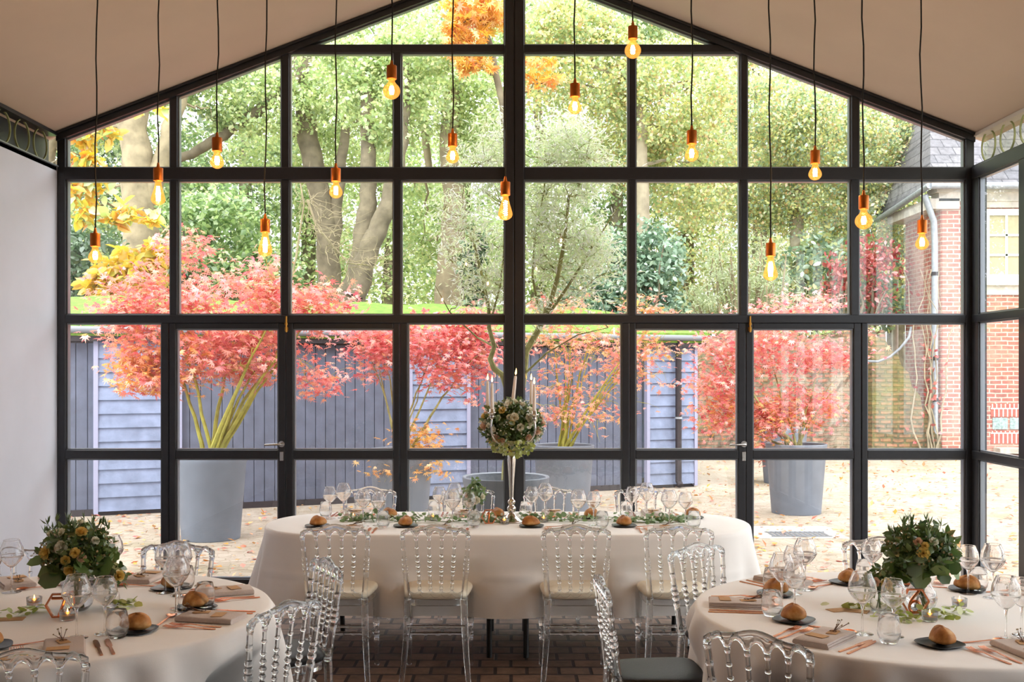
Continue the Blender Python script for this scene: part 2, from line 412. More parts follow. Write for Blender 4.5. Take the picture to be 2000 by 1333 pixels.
def leaf_mesh(name, pos, size, tmpl, mat, rng, down=.25, flat=0.0, parent=None):
    """one mesh of many leaves; flat 0 = any way up, 1 = lying level"""
    T, faces = tmpl; n = len(pos); k = len(T)
    d = rng.normal(size=(n, 3)); d[:, 2] = d[:, 2]*(1-.7*flat) - down
    d /= np.linalg.norm(d, axis=1, keepdims=True)
    u = rng.normal(size=(n, 3))*(1-flat) + np.array([0, 0, 1.0])*(flat*1.5+.35)
    r = np.cross(d, u); r /= (np.linalg.norm(r, axis=1, keepdims=True)+1e-9)
    nn = np.cross(r, d)
    size = np.asarray(size).reshape(-1, 1, 1)*np.ones((n, 1, 1))
    V = pos[:, None, :] + size*(T[None, :, 0:1]*r[:, None, :] + T[None, :, 1:2]*d[:, None, :] + T[None, :, 2:3]*nn[:, None, :])
    F = (np.array(faces, np.int32)[None, :, :] + (np.arange(n, dtype=np.int32)*k)[:, None, None]).reshape(-1, 3)
    me = bpy.data.meshes.new(name)
    me.vertices.add(n*k); me.vertices.foreach_set('co', V.reshape(-1).astype(np.float32))
    me.loops.add(len(F)*3); me.loops.foreach_set('vertex_index', F.reshape(-1))
    me.polygons.add(len(F)); me.polygons.foreach_set('loop_start', np.arange(0, len(F)*3, 3, dtype=np.int32))
    me.update(calc_edges=True); me.validate()
    me.materials.append(mat)
    return ob(name, me, parent)

def clumps(rng, blobs, n, per=26, spread=.16, hollow=.35):
    """leaf positions: blobs = [(centre, (rx, ry, rz), weight)], gathered into sprays"""
    w = np.array([b[2] for b in blobs], float); w /= w.sum()
    out = []
    for (c, r, _), wi in zip(blobs, w):
        m = max(1, int(n*wi)); kc = max(1, m//per)
        q = rng.normal(size=(kc, 3)); q /= np.linalg.norm(q, axis=1, keepdims=True)
        q *= (hollow + (1-hollow)*rng.random((kc, 1)))**.6
        cc = np.array(c) + q*np.array(r)
        idx = rng.integers(0, kc, m)
        s = spread*min(r)
        out.append(cc[idx] + rng.normal(size=(m, 3))*np.array([s, s, s*.6]))
    return np.concatenate(out)

def bez(p0, p1, p2, n):
    return [(1-t)**2*Vector(p0) + 2*t*(1-t)*Vector(p1) + t*t*Vector(p2) for t in [i/(n-1) for i in range(n)]]

def wiggle(rng, pts, a):
    return [p + Vector(rng.normal(size=3)*a) if 0 < i else p for i, p in enumerate(pts)]
# ------------------------------------------------------------------ camera, sky
cam = bpy.data.cameras.new('camera'); cam.sensor_width = 36.0; cam.lens = FPX/2000*36; cam.shift_y = (CY-666.5)/2000
cam.clip_start = .05; cam.clip_end = 300
camo = ob('camera', cam, None, (0, 0, EYE)); camo.rotation_euler = (PI/2, 0, 0); scene.camera = camo
scene.view_settings.view_transform = 'Standard'; scene.view_settings.look = 'None'
scene.view_settings.gamma = 1.0; scene.view_settings.use_curve_mapping = False
scene.view_settings.exposure = EXPOSURE
world = bpy.data.worlds.new('overcast_sky'); scene.world = world; world.use_nodes = True
wn = world.node_tree; wn.nodes.clear()
wo = wn.nodes.new('ShaderNodeOutputWorld'); bg = wn.nodes.new('ShaderNodeBackground')
wtc = wn.nodes.new('ShaderNodeTexCoord'); wsep = wn.nodes.new('ShaderNodeSeparateXYZ'); L(wn, wtc.outputs['Generated'], wsep.inputs[0])
wr = ramp(wn, [(0.0, (.62, .62, .62)), (.5, (.86, .90, .96)), (.75, (1.0, 1.0, 1.0)), (1.0, (1.15, 1.15, 1.15))])
wm = wn.nodes.new('ShaderNodeMapRange'); wm.inputs[1].default_value = -1; wm.inputs[2].default_value = 1
L(wn, wsep.outputs[2], wm.inputs[0]); L(wn, wm.outputs[0], wr.inputs[0]); L(wn, wr.outputs[0], bg.inputs['Color'])
bg.inputs['Strength'].default_value = SKY
L(wn, bg.outputs[0], wo.inputs['Surface'])
sun = bpy.data.lights.new('veiled_sun', 'SUN'); sun.energy = SUN; sun.angle = math.radians(25); sun.color = (1.0, .96, .9)
suno = ob('veiled_sun', sun); suno.rotation_euler = (math.radians(38), math.radians(-18), 0); suno.location = (0, 0, 12)
try:
    scene.cycles.max_bounces = 20; scene.cycles.transmission_bounces = 18; scene.cycles.transparent_max_bounces = 24
    scene.cycles.diffuse_bounces = 5; scene.cycles.glossy_bounces = 6
except Exception: pass

# ------------------------------------------------------------------ room shell
XL, XR, XC, YB = XG(117), XG(1897), XG(1004.5), -3.2
ZR, SL = 4.869, .38
def ceil_z(x): return ZR - SL*abs(x-XC)
def beam_px(px):                                   # underside of the raking beam, in px of the glass wall
    return CY - (ceil_z(XG(px)) - EYE)*252 + 17
ZE_L, ZE_R = ceil_z(XL), ceil_z(XR)

b = MB(); b.box(XL-.3, XR+.3, YB-.2, GY+.06, -.12, 0); tag(b.build('floor', M['paver']), 'brown brick paver floor under the dining tables', 'floor', None, 'structure')
b = MB()
for (xa, xb) in ((XL-.12, XC), (XC, XR+.12)):
    za, zb = ZR-SL*abs(xa-XC), ZR-SL*abs(xb-XC)
    b.add([(xa, YB-.2, za), (xb, YB-.2, zb), (xb, GY+.05, zb), (xa, GY+.05, za), (xa, YB-.2, za+.12), (xb, YB-.2, zb+.12), (xb, GY+.05, zb+.12), (xa, GY+.05, za+.12)],
          [(0, 1, 2, 3), (7, 6, 5, 4), (0, 4, 5, 1), (1, 5, 6, 2), (2, 6, 7, 3), (3, 7, 4, 0)])
tag(b.build('ceiling', M['ceiling']), 'sloping beige plaster ceiling over the room', 'ceiling', None, 'structure')
b = MB(); b.box(XL-.2, XL, YB, GY-.045, 0, 3.262); tag(b.build('wall_left', M['wall_paint']), 'pale grey painted wall beside the left round table', 'wall', None, 'structure')
b = MB(); b.prism([(XL-.2, 0), (XR+.1, 0), (XR+.1, ZE_R+.05), (XC, ZR+.05), (XL-.2, ZE_L+.05)], lambda u, v, w: (u, w, v), YB-.15, YB)
tag(b.build('wall_back', M['back_paint']), 'warm painted wall behind the camera', 'wall', None, 'structure')

ntrim = [0]
def trim(mb, label, mat='steel'):
    ntrim[0] += 1
    return tag(mb.build('trim_%d' % ntrim[0], M[mat]), label, 'steel frame', None, 'structure')

# lattice girders with rings under the eaves
def lattice(side):
    x = XL if side < 0 else XR; s = side; ze = ZE_L if side < 0 else ZE_R
    t = struct('trim_%d' % (ntrim[0]+1), 'ring lattice girder under the %s eave' % ('left' if s < 0 else 'right'), 'girder'); ntrim[0] += 1
    b = MB(); b.box(min(x, x+s*.1), max(x, x+s*.1), YB, GY-.06, 3.235, 3.275); b.box(min(x-s*.02, x+s*.08), max(x-s*.02, x+s*.08), YB, GY-.07, 3.262, 3.272)
    b.build('bottom_bar', M['bead'] if s < 0 else M['steel'], t)
    b = MB(); b.box(min(x-s*.012, x+s*.08), max(x-s*.012, x+s*.08), YB, GY-.06, ze-.03, ze-.003); b.build('edge_strip', M['edge_white'] if s > 0 else M['steel'], t)
    if s < 0:
        b = MB(); b.box(x-.2, x-.10, YB, GY+.03, 3.20, ze-.0); b.build('backing', M['steel'], t)
    else:
        b = MB(); b.box(x+.07, x+.078, YB, GY-.06, 3.275, ze-.03); b.build('lattice_pane', M['dirty_glass'], t)
    for k in range(14):
        y = 8.065 - .30*k if s < 0 else 8.11 - .31*k
        rg = MB(); R_ = .118
        pts = [(x+s*.04, y+R_*math.cos(a), 3.395+R_*math.sin(a)) for a in [2*PI*i/40 for i in range(41)]]
        V = []
        for i in range(40):
            a = 2*PI*i/40
            for (rr, xx) in ((R_, -.006), (R_, .006), (R_-.008, .006), (R_-.008, -.006)):
                V.append((x+s*.035+xx, y+rr*math.cos(a), 3.394+rr*math.sin(a)))
        rg.add(V, [(i*4+j, i*4+(j+1) % 4, ((i+1) % 40)*4+(j+1) % 4, ((i+1) % 40)*4+j) for i in range(40) for j in range(4)])
        rg.build('ring', M['ring'], t, True)
lattice(-1); lattice(1)

# ------------------------------------------------------------------ glass wall
FR = lambda u, v, w: (u, w, v)
YA, YZ = GY-.055, GY+.035
def vbar(px0, px1, py0, py1, label, ya=YA, yz=YZ):
    b = MB(); b.rbox(XG(px0), XG(px1), ya, yz, ZG(py1), ZG(py0), .004); return trim(b, label)
vbar(117, 133, 262, 1152, 'left corner steel post of the glass wall')
b = MB(); b.rbox(XG(986), XG(1003.5), GY-.12, YZ, 0, ceil_z(XG(986))-.01, .004); b.rbox(XG(1005.5), XG(1023), GY-.12, YZ, 0, ceil_z(XG(1023))-.01, .004); b.box(XG(1003), XG(1006), GY-.1, YZ, 0, ZR-.02); trim(b, 'double central steel post of the glass wall')
b = MB(); b.rbox(XG(1881), XG(1897), YA, YZ, 0, ZE_R, .004); b.rbox(XG(1897), XG(1903), GY-.06, GY+.0, 0, 3.25, .003); trim(b, 'right corner steel post of the glass wall')
for a_, c_, l_ in ((336, 350, 'first'), (552, 567, 'second'), (770, 784, 'third'), (1227, 1240, 'fourth'), (1444, 1457, 'fifth'), (1659, 1674, 'sixth')):
    top = max(beam_px(a_), beam_px(c_)) - 8
    if 560 < a_ < 1450: top = max(top, 105.5) if a_ in (770, 1227) else top
    vbar(a_, c_, top, 624, l_+' upper steel mullion from the left')
vbar(572, 986, 91, 106, 'left high transom below the gable'); vbar(1023, 1432, 91, 106, 'right high transom below the gable')
vbar(133, 986, 330, 354, 'left eaves transom of the glass wall', GY-.07); vbar(1023, 1881, 330, 354, 'right eaves transom of the glass wall', GY-.07)
vbar(133, 986, 616, 632, 'left transom over the doors', GY-.06); vbar(1023, 1881, 616, 632, 'right transom over the doors', GY-.06)
for a_, c_, l_ in ((319, 333, 'left jamb of the left door pair'), (783, 797, 'right jamb of the left door pair'), (1214, 1228, 'left jamb of the right door pair'), (1679, 1690, 'right jamb of the right door pair')):
    vbar(a_, c_, 632, 1152, l_)
for a_, c_, l_ in ((133, 319, 'far left'), (797, 986, 'left central'), (1023, 1214, 'right central'), (1690, 1881, 'far right')):
    vbar(a_, c_, 1134, 1152, l_+' bottom rail of the glass wall')
for a_, c_, l_ in ((333, 783, 'left'), (1228, 1679, 'right')):
    vbar(a_, c_, 1146, 1153, l_+' door threshold')
for sgn, l_ in ((-1, 'left'), (1, 'right')):
    x0 = XL if sgn < 0 else XR
    b = MB(); th = .068
    poly = [(x0, ceil_z(x0)-th-.0), (XC, ZR-th), (XC, ZR-.002), (x0, ceil_z(x0)-.002)]
    b.prism(poly, FR, GY-.075, YZ)
    poly = [(x0, ceil_z(x0)-.022), (XC, ZR-.022), (XC, ZR-.003), (x0, ceil_z(x0)-.003)]
    b.prism(poly, FR, GY-.10, GY-.074)
    trim(b, l_+' raking steel beam under the ceiling slope')

def inset(poly, d):
    n = len(poly); out = []
    for i in range(n):
        p0, p1, p2 = [Vector(poly[(i+k) % n]) for k in (-1, 0, 1)]
        a = (p1-p0).normalized(); c = (p2-p1).normalized()
        na, nc = Vector((-a.y, a.x)), Vector((-c.y, c.x))
        m = (na+nc); m.normalize(); out.append(tuple(p1 + m*d/max(.3, m.dot(na))))
    return out

nwin = [0]; LABELS_WIN = {}
def glazed(parent, poly, bead=.011, fn=FR, y=GY):
    """glazing bead ring and pane inside it; poly CCW in metres"""
    b = MB(); b.ring(poly, inset(poly, bead), fn, y-.03, y+.02); b.build('glazing_bead', M['bead'], parent)
    b = MB(); b.prism(inset(poly, bead*.6), fn, y-.004, y+.004); b.build('pane', M['pane'], parent)
def pxpoly(pts): return [(XG(a), ZG(c)) for a, c in pts]
def window(pts, label):
    nwin[0] += 1
    w = struct('window_%d' % nwin[0], label, 'window')
    glazed(w, pxpoly(pts)); return w
COLS = [(133, 336), (350, 552), (567, 770), (784, 986), (1023, 1227), (1240, 1444), (1457, 1659), (1674, 1881)]
ORD = ['first', 'second', 'third', 'fourth', 'fifth', 'sixth', 'seventh', 'eighth']
for k, (a_, c_) in enumerate(COLS):
    ta, tc_ = max(106, beam_px(a_)), max(106, beam_px(c_))
    pts = [(a_, 330), (c_, 330), (c_, tc_)]
    if ta != tc_ and min(ta, tc_) == 106:
        lo, hi = (a_, c_)
        for q in range(lo, hi):
            if (beam_px(q)-106)*(beam_px(q+1)-106) <= 0: pts.append((q+.5, 106)); break
    pts.append((a_, ta))
    window(pts, ORD[k]+' window from the left in the sloping row under the roof')
    window([(a_, 616), (c_, 616), (c_, 354), (a_, 354)], ORD[k]+' window from the left in the tall row above the doors')
xs = [q for q in range(560, 986) if beam_px(q) <= 91][0]
window([(xs, 91), (986, 91), (986, beam_px(986))], 'left triangular gable window at the top')
xs = [q for q in range(1023, 1500) if beam_px(q) <= 91][-1]
window([(1023, 91), (xs, 91), (1023, beam_px(1023))], 'right triangular gable window at the top')
for (a_, c_, l_) in ((133, 319, 'far left'), (797, 986, 'left central'), (1023, 1214, 'right central'), (1690, 1881, 'far right')):
    nwin[0] += 1
    w = struct('window_%d' % nwin[0], l_+' fixed window beside the doors', 'window')
    glazed(w, pxpoly([(a_, 879), (c_, 879), (c_, 632), (a_, 632)]))
    glazed(w, pxpoly([(a_, 1134), (c_, 1134), (c_, 896), (a_, 896)]))
    b = MB(); b.rbox(XG(a_), XG(c_), YA, YZ, ZG(896), ZG(879), .004); b.build('rail', M['steel'], w)

ndoor = [0]
def door(px0, px1, g0, g1, label, handle):
    ndoor[0] += 1
    d = struct('door_%d' % ndoor[0], label, 'door')
    b = MB()
    ya, yz = GY-.05, GY+.02
    for (u0, u1, v0, v1) in ((px0, g0, 632, 1146), (g1, px1, 632, 1146), (g0, g1, 632, 643), (g0, g1, 879, 896), (g0, g1, 1130, 1146)):
        b.rbox(XG(u0)+.001, XG(u1)-.001, ya, yz, ZG(v1), ZG(v0), .004)
    b.build('door_frame', M['steel'], d)
    glazed(d, pxpoly([(g0, 879), (g1, 879), (g1, 643), (g0, 643)])); glazed(d, pxpoly([(g0, 1130), (g1, 1130), (g1, 896), (g0, 896)]))
    if handle:
        hx = XG(handle); z = ZG(867); b = MB()
        b.lathe([(0, .011), (.045, .011)], 12, (hx, ya-.045, z), None) if False else None
        b.tube([(hx, ya, z), (hx, ya-.05, z), (hx-.02, ya-.058, z), (hx-.12, ya-.058, z-.004)], [.010, .009, .009, .007], 10)
        b.lathe([(0, .024), (1, .024)], 16, (hx, ya-.008, z), (hx, ya+.001, z)); b.build('lever_handle', M['chrome'], d, True)
        b = MB(); b.rbox(hx-.014, hx+.014, ya-.008, ya, ZG(900), ZG(882), .003); b.build('lock_plate', M['chrome'], d)
door(334, 560.5, 347, 546, 'left leaf of the left steel door pair', 553)
door(561, 782, 575, 770, 'right leaf of the left steel door pair', None)
door(1229, 1454, 1240, 1440, 'left leaf of the right steel door pair', 1450)
door(1454.5, 1678, 1468, 1664, 'right leaf of the right steel door pair', None)
for hx, l_ in ((563, 'left'), (1461, 'right')):
    b = MB(); x = XG(hx); y = GY-.075
    b.tube([(x, y, ZG(650)), (x, y, ZG(619))], .008, 10); b.lathe([(0, .013), (1, .013)], 12, (x, y, ZG(636)), (x, y, ZG(632))); b.rbox(x-.012, x+.012, y, GY-.05, ZG(648), ZG(640), .002)
    b.build('door_bolt', M['brass'], bpy.data.objects['door_1' if l_ == 'left' else 'door_3'], True)

# glazed right-hand wall
RW = lambda u, v, w: (w, u, v)
YE = [8.17 - .752*k for k in range(16)]
for k in range(15):
    y1 = YE[k]; y0 = y1-.655
    if y0 < .9: break
    nwin[0] += 1
    w = struct('window_%d' % nwin[0], '%s window of the glazed right wall counted from the corner' % (ORD+['ninth', 'tenth', 'eleventh', 'twelfth', 'thirteenth', 'fourteenth', 'fifteenth'])[k], 'window')
    for (pa, pb) in ((354, 616), (631, 879), (895, 1133)):
        poly = [(y0, ZG(pb)), (y1, ZG(pb)), (y1, ZG(pa)), (y0, ZG(pa))]
        b = MB(); b.ring(poly, inset(poly, .011), RW, XR-.005, XR+.03); b.build('glazing_bead', M['bead'], w)
        b = MB(); b.prism(inset(poly, .007), RW, XR+.008, XR+.015); b.build('pane', M['pane'], w)
    b = MB(); b.rbox(XR-.02, XR+.05, y0-.098, y0, 0, 3.235, .004); b.build('mullion', M['steel'], w)
b = MB(); b.box(XR, XR+.15, YB, YE[k]+.002, 0, 3.235); tag(b.build('wall_right', M['back_paint']), 'unseen wall added right of the camera to cut light', 'wall', None, 'structure')  # unseen solid wall, added to cut light on the cloth fronts
for pa, pb, l_ in ((330, 354, 'eaves'), (616, 631, 'middle'), (879, 895, 'lower'), (1133, 1152, 'bottom')):
    b = MB(); b.rbox(XR-.025, XR+.055, YE[k], GY-.06, ZG(pb), ZG(pa), .004); trim(b, l_+' rail of the glazed right wall')
b = MB(); b.rbox(XR-.02, XR+.05, 8.17, GY-.05, 0, 3.235, .004); trim(b, 'corner stile of the glazed right wall')

# ------------------------------------------------------------------ pendant bulbs
BULB = {
 'pear': [(0, .0135), (-.010, .0135), (-.020, .0175), (-.034, .0255), (-.046, .0290), (-.056, .0275), (-.066, .0200), (-.072, .0100), (-.074, .0008)],
 'long': [(0, .0135), (-.012, .0140), (-.035, .0190), (-.060, .0265), (-.078, .0310), (-.090, .0295), (-.100, .0210), (-.106, .0100), (-.108, .0008)],
 'globe': [(0, .0135), (-.010, .0140), (-.020, .0200), (-.032, .0310), (-.046, .0362), (-.060, .0350), (-.074, .0265), (-.083, .0130), (-.086, .0008)],
}
def refine(p, k=3):
    out = []
    n = len(p)
    for i in range(n-1):
        p0, p1, p2, p3 = p[max(0, i-1)], p[i], p[i+1], p[min(n-1, i+2)]
        for j in range(k):
            t = j/k
            out.append(tuple(max(.0005, .5*((2*p1[c])+(-p0[c]+p2[c])*t+(2*p0[c]-5*p1[c]+4*p2[c]-p3[c])*t*t+(-p0[c]+3*p1[c]-3*p2[c]+p3[c])*t**3)) if c == 1 else
                             .5*((2*p1[c])+(-p0[c]+p2[c])*t+(2*p0[c]-5*p1[c]+4*p2[c]-p3[c])*t*t+(-p0[c]+3*p1[c]-3*p2[c]+p3[c])*t**3) for c in (0, 1)))
    out.append(p[-1]); return out
bulb_me = {}
fil_me = {}
for kd, pr in BULB.items():
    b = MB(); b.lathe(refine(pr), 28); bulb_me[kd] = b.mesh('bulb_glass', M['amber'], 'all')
    b = MB()
    h0, h1 = {'pear': (-.022, -.056), 'long': (-.024, -.088), 'globe': (-.030, -.064)}[kd]
    for i in range(6):
        a = 2*PI*i/6
        b.tube([(.006*math.cos(a), .006*math.sin(a), h0), (.0095*math.cos(a+.4), .0095*math.sin(a+.4), (h0+h1)/2), (.007*math.cos(a+.8), .007*math.sin(a+.8), h1)], .0017, 4)
    fil_me[kd] = b.mesh('filament', M['filament'])
b = MB()
pts = [(.008*math.cos(i*.7), .008*math.sin(i*.7), -.024-.062*i/60) for i in range(61)]
b.tube(pts, .0014, 4); fil_me['spiral'] = b.mesh('filament', M['filament'])
b = MB(); b.lathe([(0, .0195), (.002, .0215), (.056, .0215), (.058, .0205)], 28); sock_me = b.mesh('lamp_holder', M['copper_socket'], True)
b = MB(); b.lathe([(.058, .009), (.064, .0075), (.082, .0040)], 14); grip_me = b.mesh('cord_grip', M['copper_socket'], True)

PEND = [(186, 482, 'pear', 'lowest on the far left, over the left round table', 190), (309, 354, 'long', 'with a long teardrop bulb, second from the left', 311),
        (424, 296, 'pear', 'with a small bulb, third from the left', 428), (518, 454, 'long', 'with a long bright bulb hanging before the red maple', 521),
        (656, 355, 'pear', 'over the left end of the oval table', 657), (765, 155, 'globe', 'with a big round globe, highest left of the central post', 765),
        (884, 287, 'pear', 'with a small bulb just left of the central post', 885), (987, 382, 'spiral', 'with a spiral filament, right in front of the central post', 988),
        (1123, 190, 'pear', 'with a small bulb just right of the central post', 1122), (1236, 77, 'globe', 'with a big round globe, the highest of all', 1234),
        (1351, 282, 'pear', 'over the right end of the oval table', 1352), (1505, 501, 'long', 'with a long bulb, lowest on the right side', 1502),
        (1592, 320, 'pear', 'with a small bulb between two long cords, fourth from the right', 1589), (1687, 409, 'globe', 'with a big globe beside the sixth mullion', 1684), (1801, 456, 'pear', 'farthest right, before the brick house', 1797)]
rng = np.random.default_rng(5)
for i, (px, py, kd, l_, ptop) in enumerate(PEND):
    d = 4.7 + .12*math.sin(i*2.3)
    p = W(px, py, d)
    lab = ('pendant bulb ' + l_)
    t = thing('pendant_lamp', lab, 'pendant lamp', p, i*.6, 'bare bulb pendants')
    base = 'long' if kd == 'spiral' else kd
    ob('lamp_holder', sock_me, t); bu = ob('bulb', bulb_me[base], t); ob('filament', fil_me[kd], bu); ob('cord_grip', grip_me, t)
    zc = ceil_z(p.x) - p.z
    b = MB(); n = 16
    dx = (ptop-px)*d/FPX*min(1.6, zc/max(.05, (py)*d/FPX))
    pts = [(dx*j/(n-1) + .004*math.sin(j*1.7+i)*(1 if 0 < j < n-1 else 0), .003*math.sin(j*2.1+i), .08+(zc-.08)*j/(n-1)) for j in range(n)]
    c_ = b.build('cord', M['cord'], None, True) if False else None
    b.tube(pts, .0034, 6); co = b.build('cord', M['cord'], t, True); co.rotation_euler = (0, 0, -i*.6)
    b = MB(); b.lathe([(0, .032), (.02, .032), (.03, .02)], 16); ca = b.build('ceiling_cup', M['cord'], t, True); ca.location = Matrix.Rotation(-i*.6, 3, 'Z') @ Vector((dx, 0, zc-.031))
# ------------------------------------------------------------------ courtyard
b = MB(); b.box(-40, 40, GY+.06, 24, -.12, -.002); tag(b.build('floor_courtyard', M['yard']), 'worn beige cobbled courtyard outside the glass wall', 'courtyard', None, 'structure')
b = MB(); b.box(XR+.06, 40, -12, GY+.06, -.12, -.002); b.build('side_yard', M['yard'], bpy.data.objects['floor_courtyard'])
b = MB()
rows = []
for i in range(25):
    y = 17.0 + i*1.6
    rows.append([(x, y, -.05 + .10*max(0, y-24) + .25*math.sin(x*.3+y*.2)*min(1, max(0, (y-23)/6))) for x in np.linspace(-45, 45, 31)])
b.grid(rows); tag(b.build('floor_woodland', M['forest_floor'], None, True), 'leaf covered woodland ground behind the shed', 'ground', None, 'structure')

LEAFMAT = {
 'maple_coral': leafy('coral_maple_leaves', [S(206, 70, 72), S(232, 106, 98), S(242, 142, 124), S(240, 128, 96), S(246, 164, 112), S(240, 150, 146)], .5, gain=1.12, grey=0.14),
 'maple_pink': leafy('pink_maple_leaves', [S(190, 56, 78), S(222, 92, 104), S(238, 136, 138), S(232, 108, 104), S(240, 150, 130), S(236, 126, 140)], .5, gain=1.15, grey=0.14),
 'maple_pale': leafy('salmon_maple_leaves', [S(226, 110, 100), S(240, 150, 126), S(244, 172, 120), S(232, 130, 110), S(240, 160, 150)], .5, gain=1.10, grey=0.12),
 'maple_gold': leafy('golden_maple_leaves', [S(236, 160, 70), S(244, 190, 100), S(240, 150, 90), S(238, 200, 120)], .5),
 'yellow': leafy('yellow_autumn_leaves', [S(226, 186, 40), S(240, 206, 70), S(206, 190, 66), S(236, 170, 60), S(190, 196, 90)], .5, gain=1.10),
 'orange': leafy('orange_autumn_leaves', [S(240, 160, 40), S(246, 186, 70), S(232, 140, 70), S(244, 200, 90), S(222, 150, 90)], .5, gain=1.10),
 'beech': leafy('yellow_green_leaves', [S(104, 140, 58), S(150, 176, 84), S(186, 200, 96), S(130, 160, 80), S(216, 206, 96), S(92, 124, 56)], .5, gain=1.5, grey=0.32),
 'lime': leafy('fresh_green_leaves', [S(112, 150, 60), S(150, 184, 78), S(180, 200, 90), S(98, 134, 60)], .5, gain=1.45, grey=0.34),
 'green': leafy('mid_green_leaves', [S(70, 104, 52), S(96, 134, 62), S(120, 150, 66), S(82, 116, 62)], .4, gain=1.55, grey=0.25),
 'dark': leafy('dark_green_leaves', [S(50, 80, 48), S(70, 104, 58), S(88, 122, 74), S(60, 92, 66)], .35, .35, .1, gain=1.40, grey=0.25),
 'mixed': leafy('turning_green_and_yellow_leaves', [S(112, 146, 84), S(156, 180, 112), S(196, 196, 96), S(226, 190, 70), S(134, 164, 106), S(214, 150, 84), S(120, 156, 96)], .5, gain=1.5, grey=0.25),
 'blue': leafy('blue_green_laurel_leaves', [S(76, 120, 92), S(108, 150, 116), S(140, 176, 138), S(88, 130, 104)], .35, .3, .12, gain=1.50, grey=0.35),
 'silver': leafy('silvery_green_leaves', [S(164, 184, 132), S(190, 204, 156), S(206, 214, 176), S(150, 172, 112), S(204, 210, 140)], .45, gain=1.20, grey=0.20),
 'willow': leafy('pale_willow_leaves', [S(158, 182, 108), S(190, 206, 138), S(206, 214, 166), S(140, 168, 90), S(214, 210, 110)], .45, gain=1.95, grey=0.30),
 'redvine': leafy('crimson_vine_leaves', [S(166, 50, 62), S(196, 84, 84), S(214, 124, 110), S(150, 60, 60)], .45),
 'fallen': leafy('fallen_leaves', [S(206, 120, 60), S(230, 170, 60), S(214, 96, 90), S(180, 120, 80), S(236, 190, 110), S(220, 130, 120)], .2),
}

# ---------------------------------------------------------------- planters
def planter(x, y, label, h=.82, rt=.36, rb=.285, lean=0):
    t = thing('planter', label, 'planter', (x, y, 0), 0, 'grey round planters')
    b = MB(); b.lathe([(0, rb), (.01, rb+.004), (h-.06, rt-.012), (h-.05, rt-.006), (h, rt), (h+.008, rt-.006), (h, rt-.03), (h-.12, rt-.05)], 48); b.build('pot', M['pot'], t, True)
    b = MB(); b.lathe([(h-.13, rt-.04), (h-.10, .08), (h-.095, .001)], 24); b.build('soil', M['soil'], t, True)
    return t
PA, PB, PC, PD, PE, PF_ = W(412, 900, 10.88), W(784, 900, 12.0), W(988, 900, 8.86), W(1101, 900, 12.65), W(1555, 900, 12.84), W(1530, 900, 16.3)
planter(PA.x, PA.y, 'grey round planter of the big coral maple, nearest on the left')
planter(PB.x, PB.y, 'grey round planter of the pink maple before the dark boards')
planter(PC.x, PC.y, 'wide grey planter close to the glass behind the candelabra')
planter(PD.x, PD.y, 'grey round planter of the sparse maple just right of the central post')
planter(PE.x, PE.y, 'grey round planter with the rosy maple alone on the right')
planter(PF_.x, PF_.y, 'grey planter half hidden behind the right maple planter')

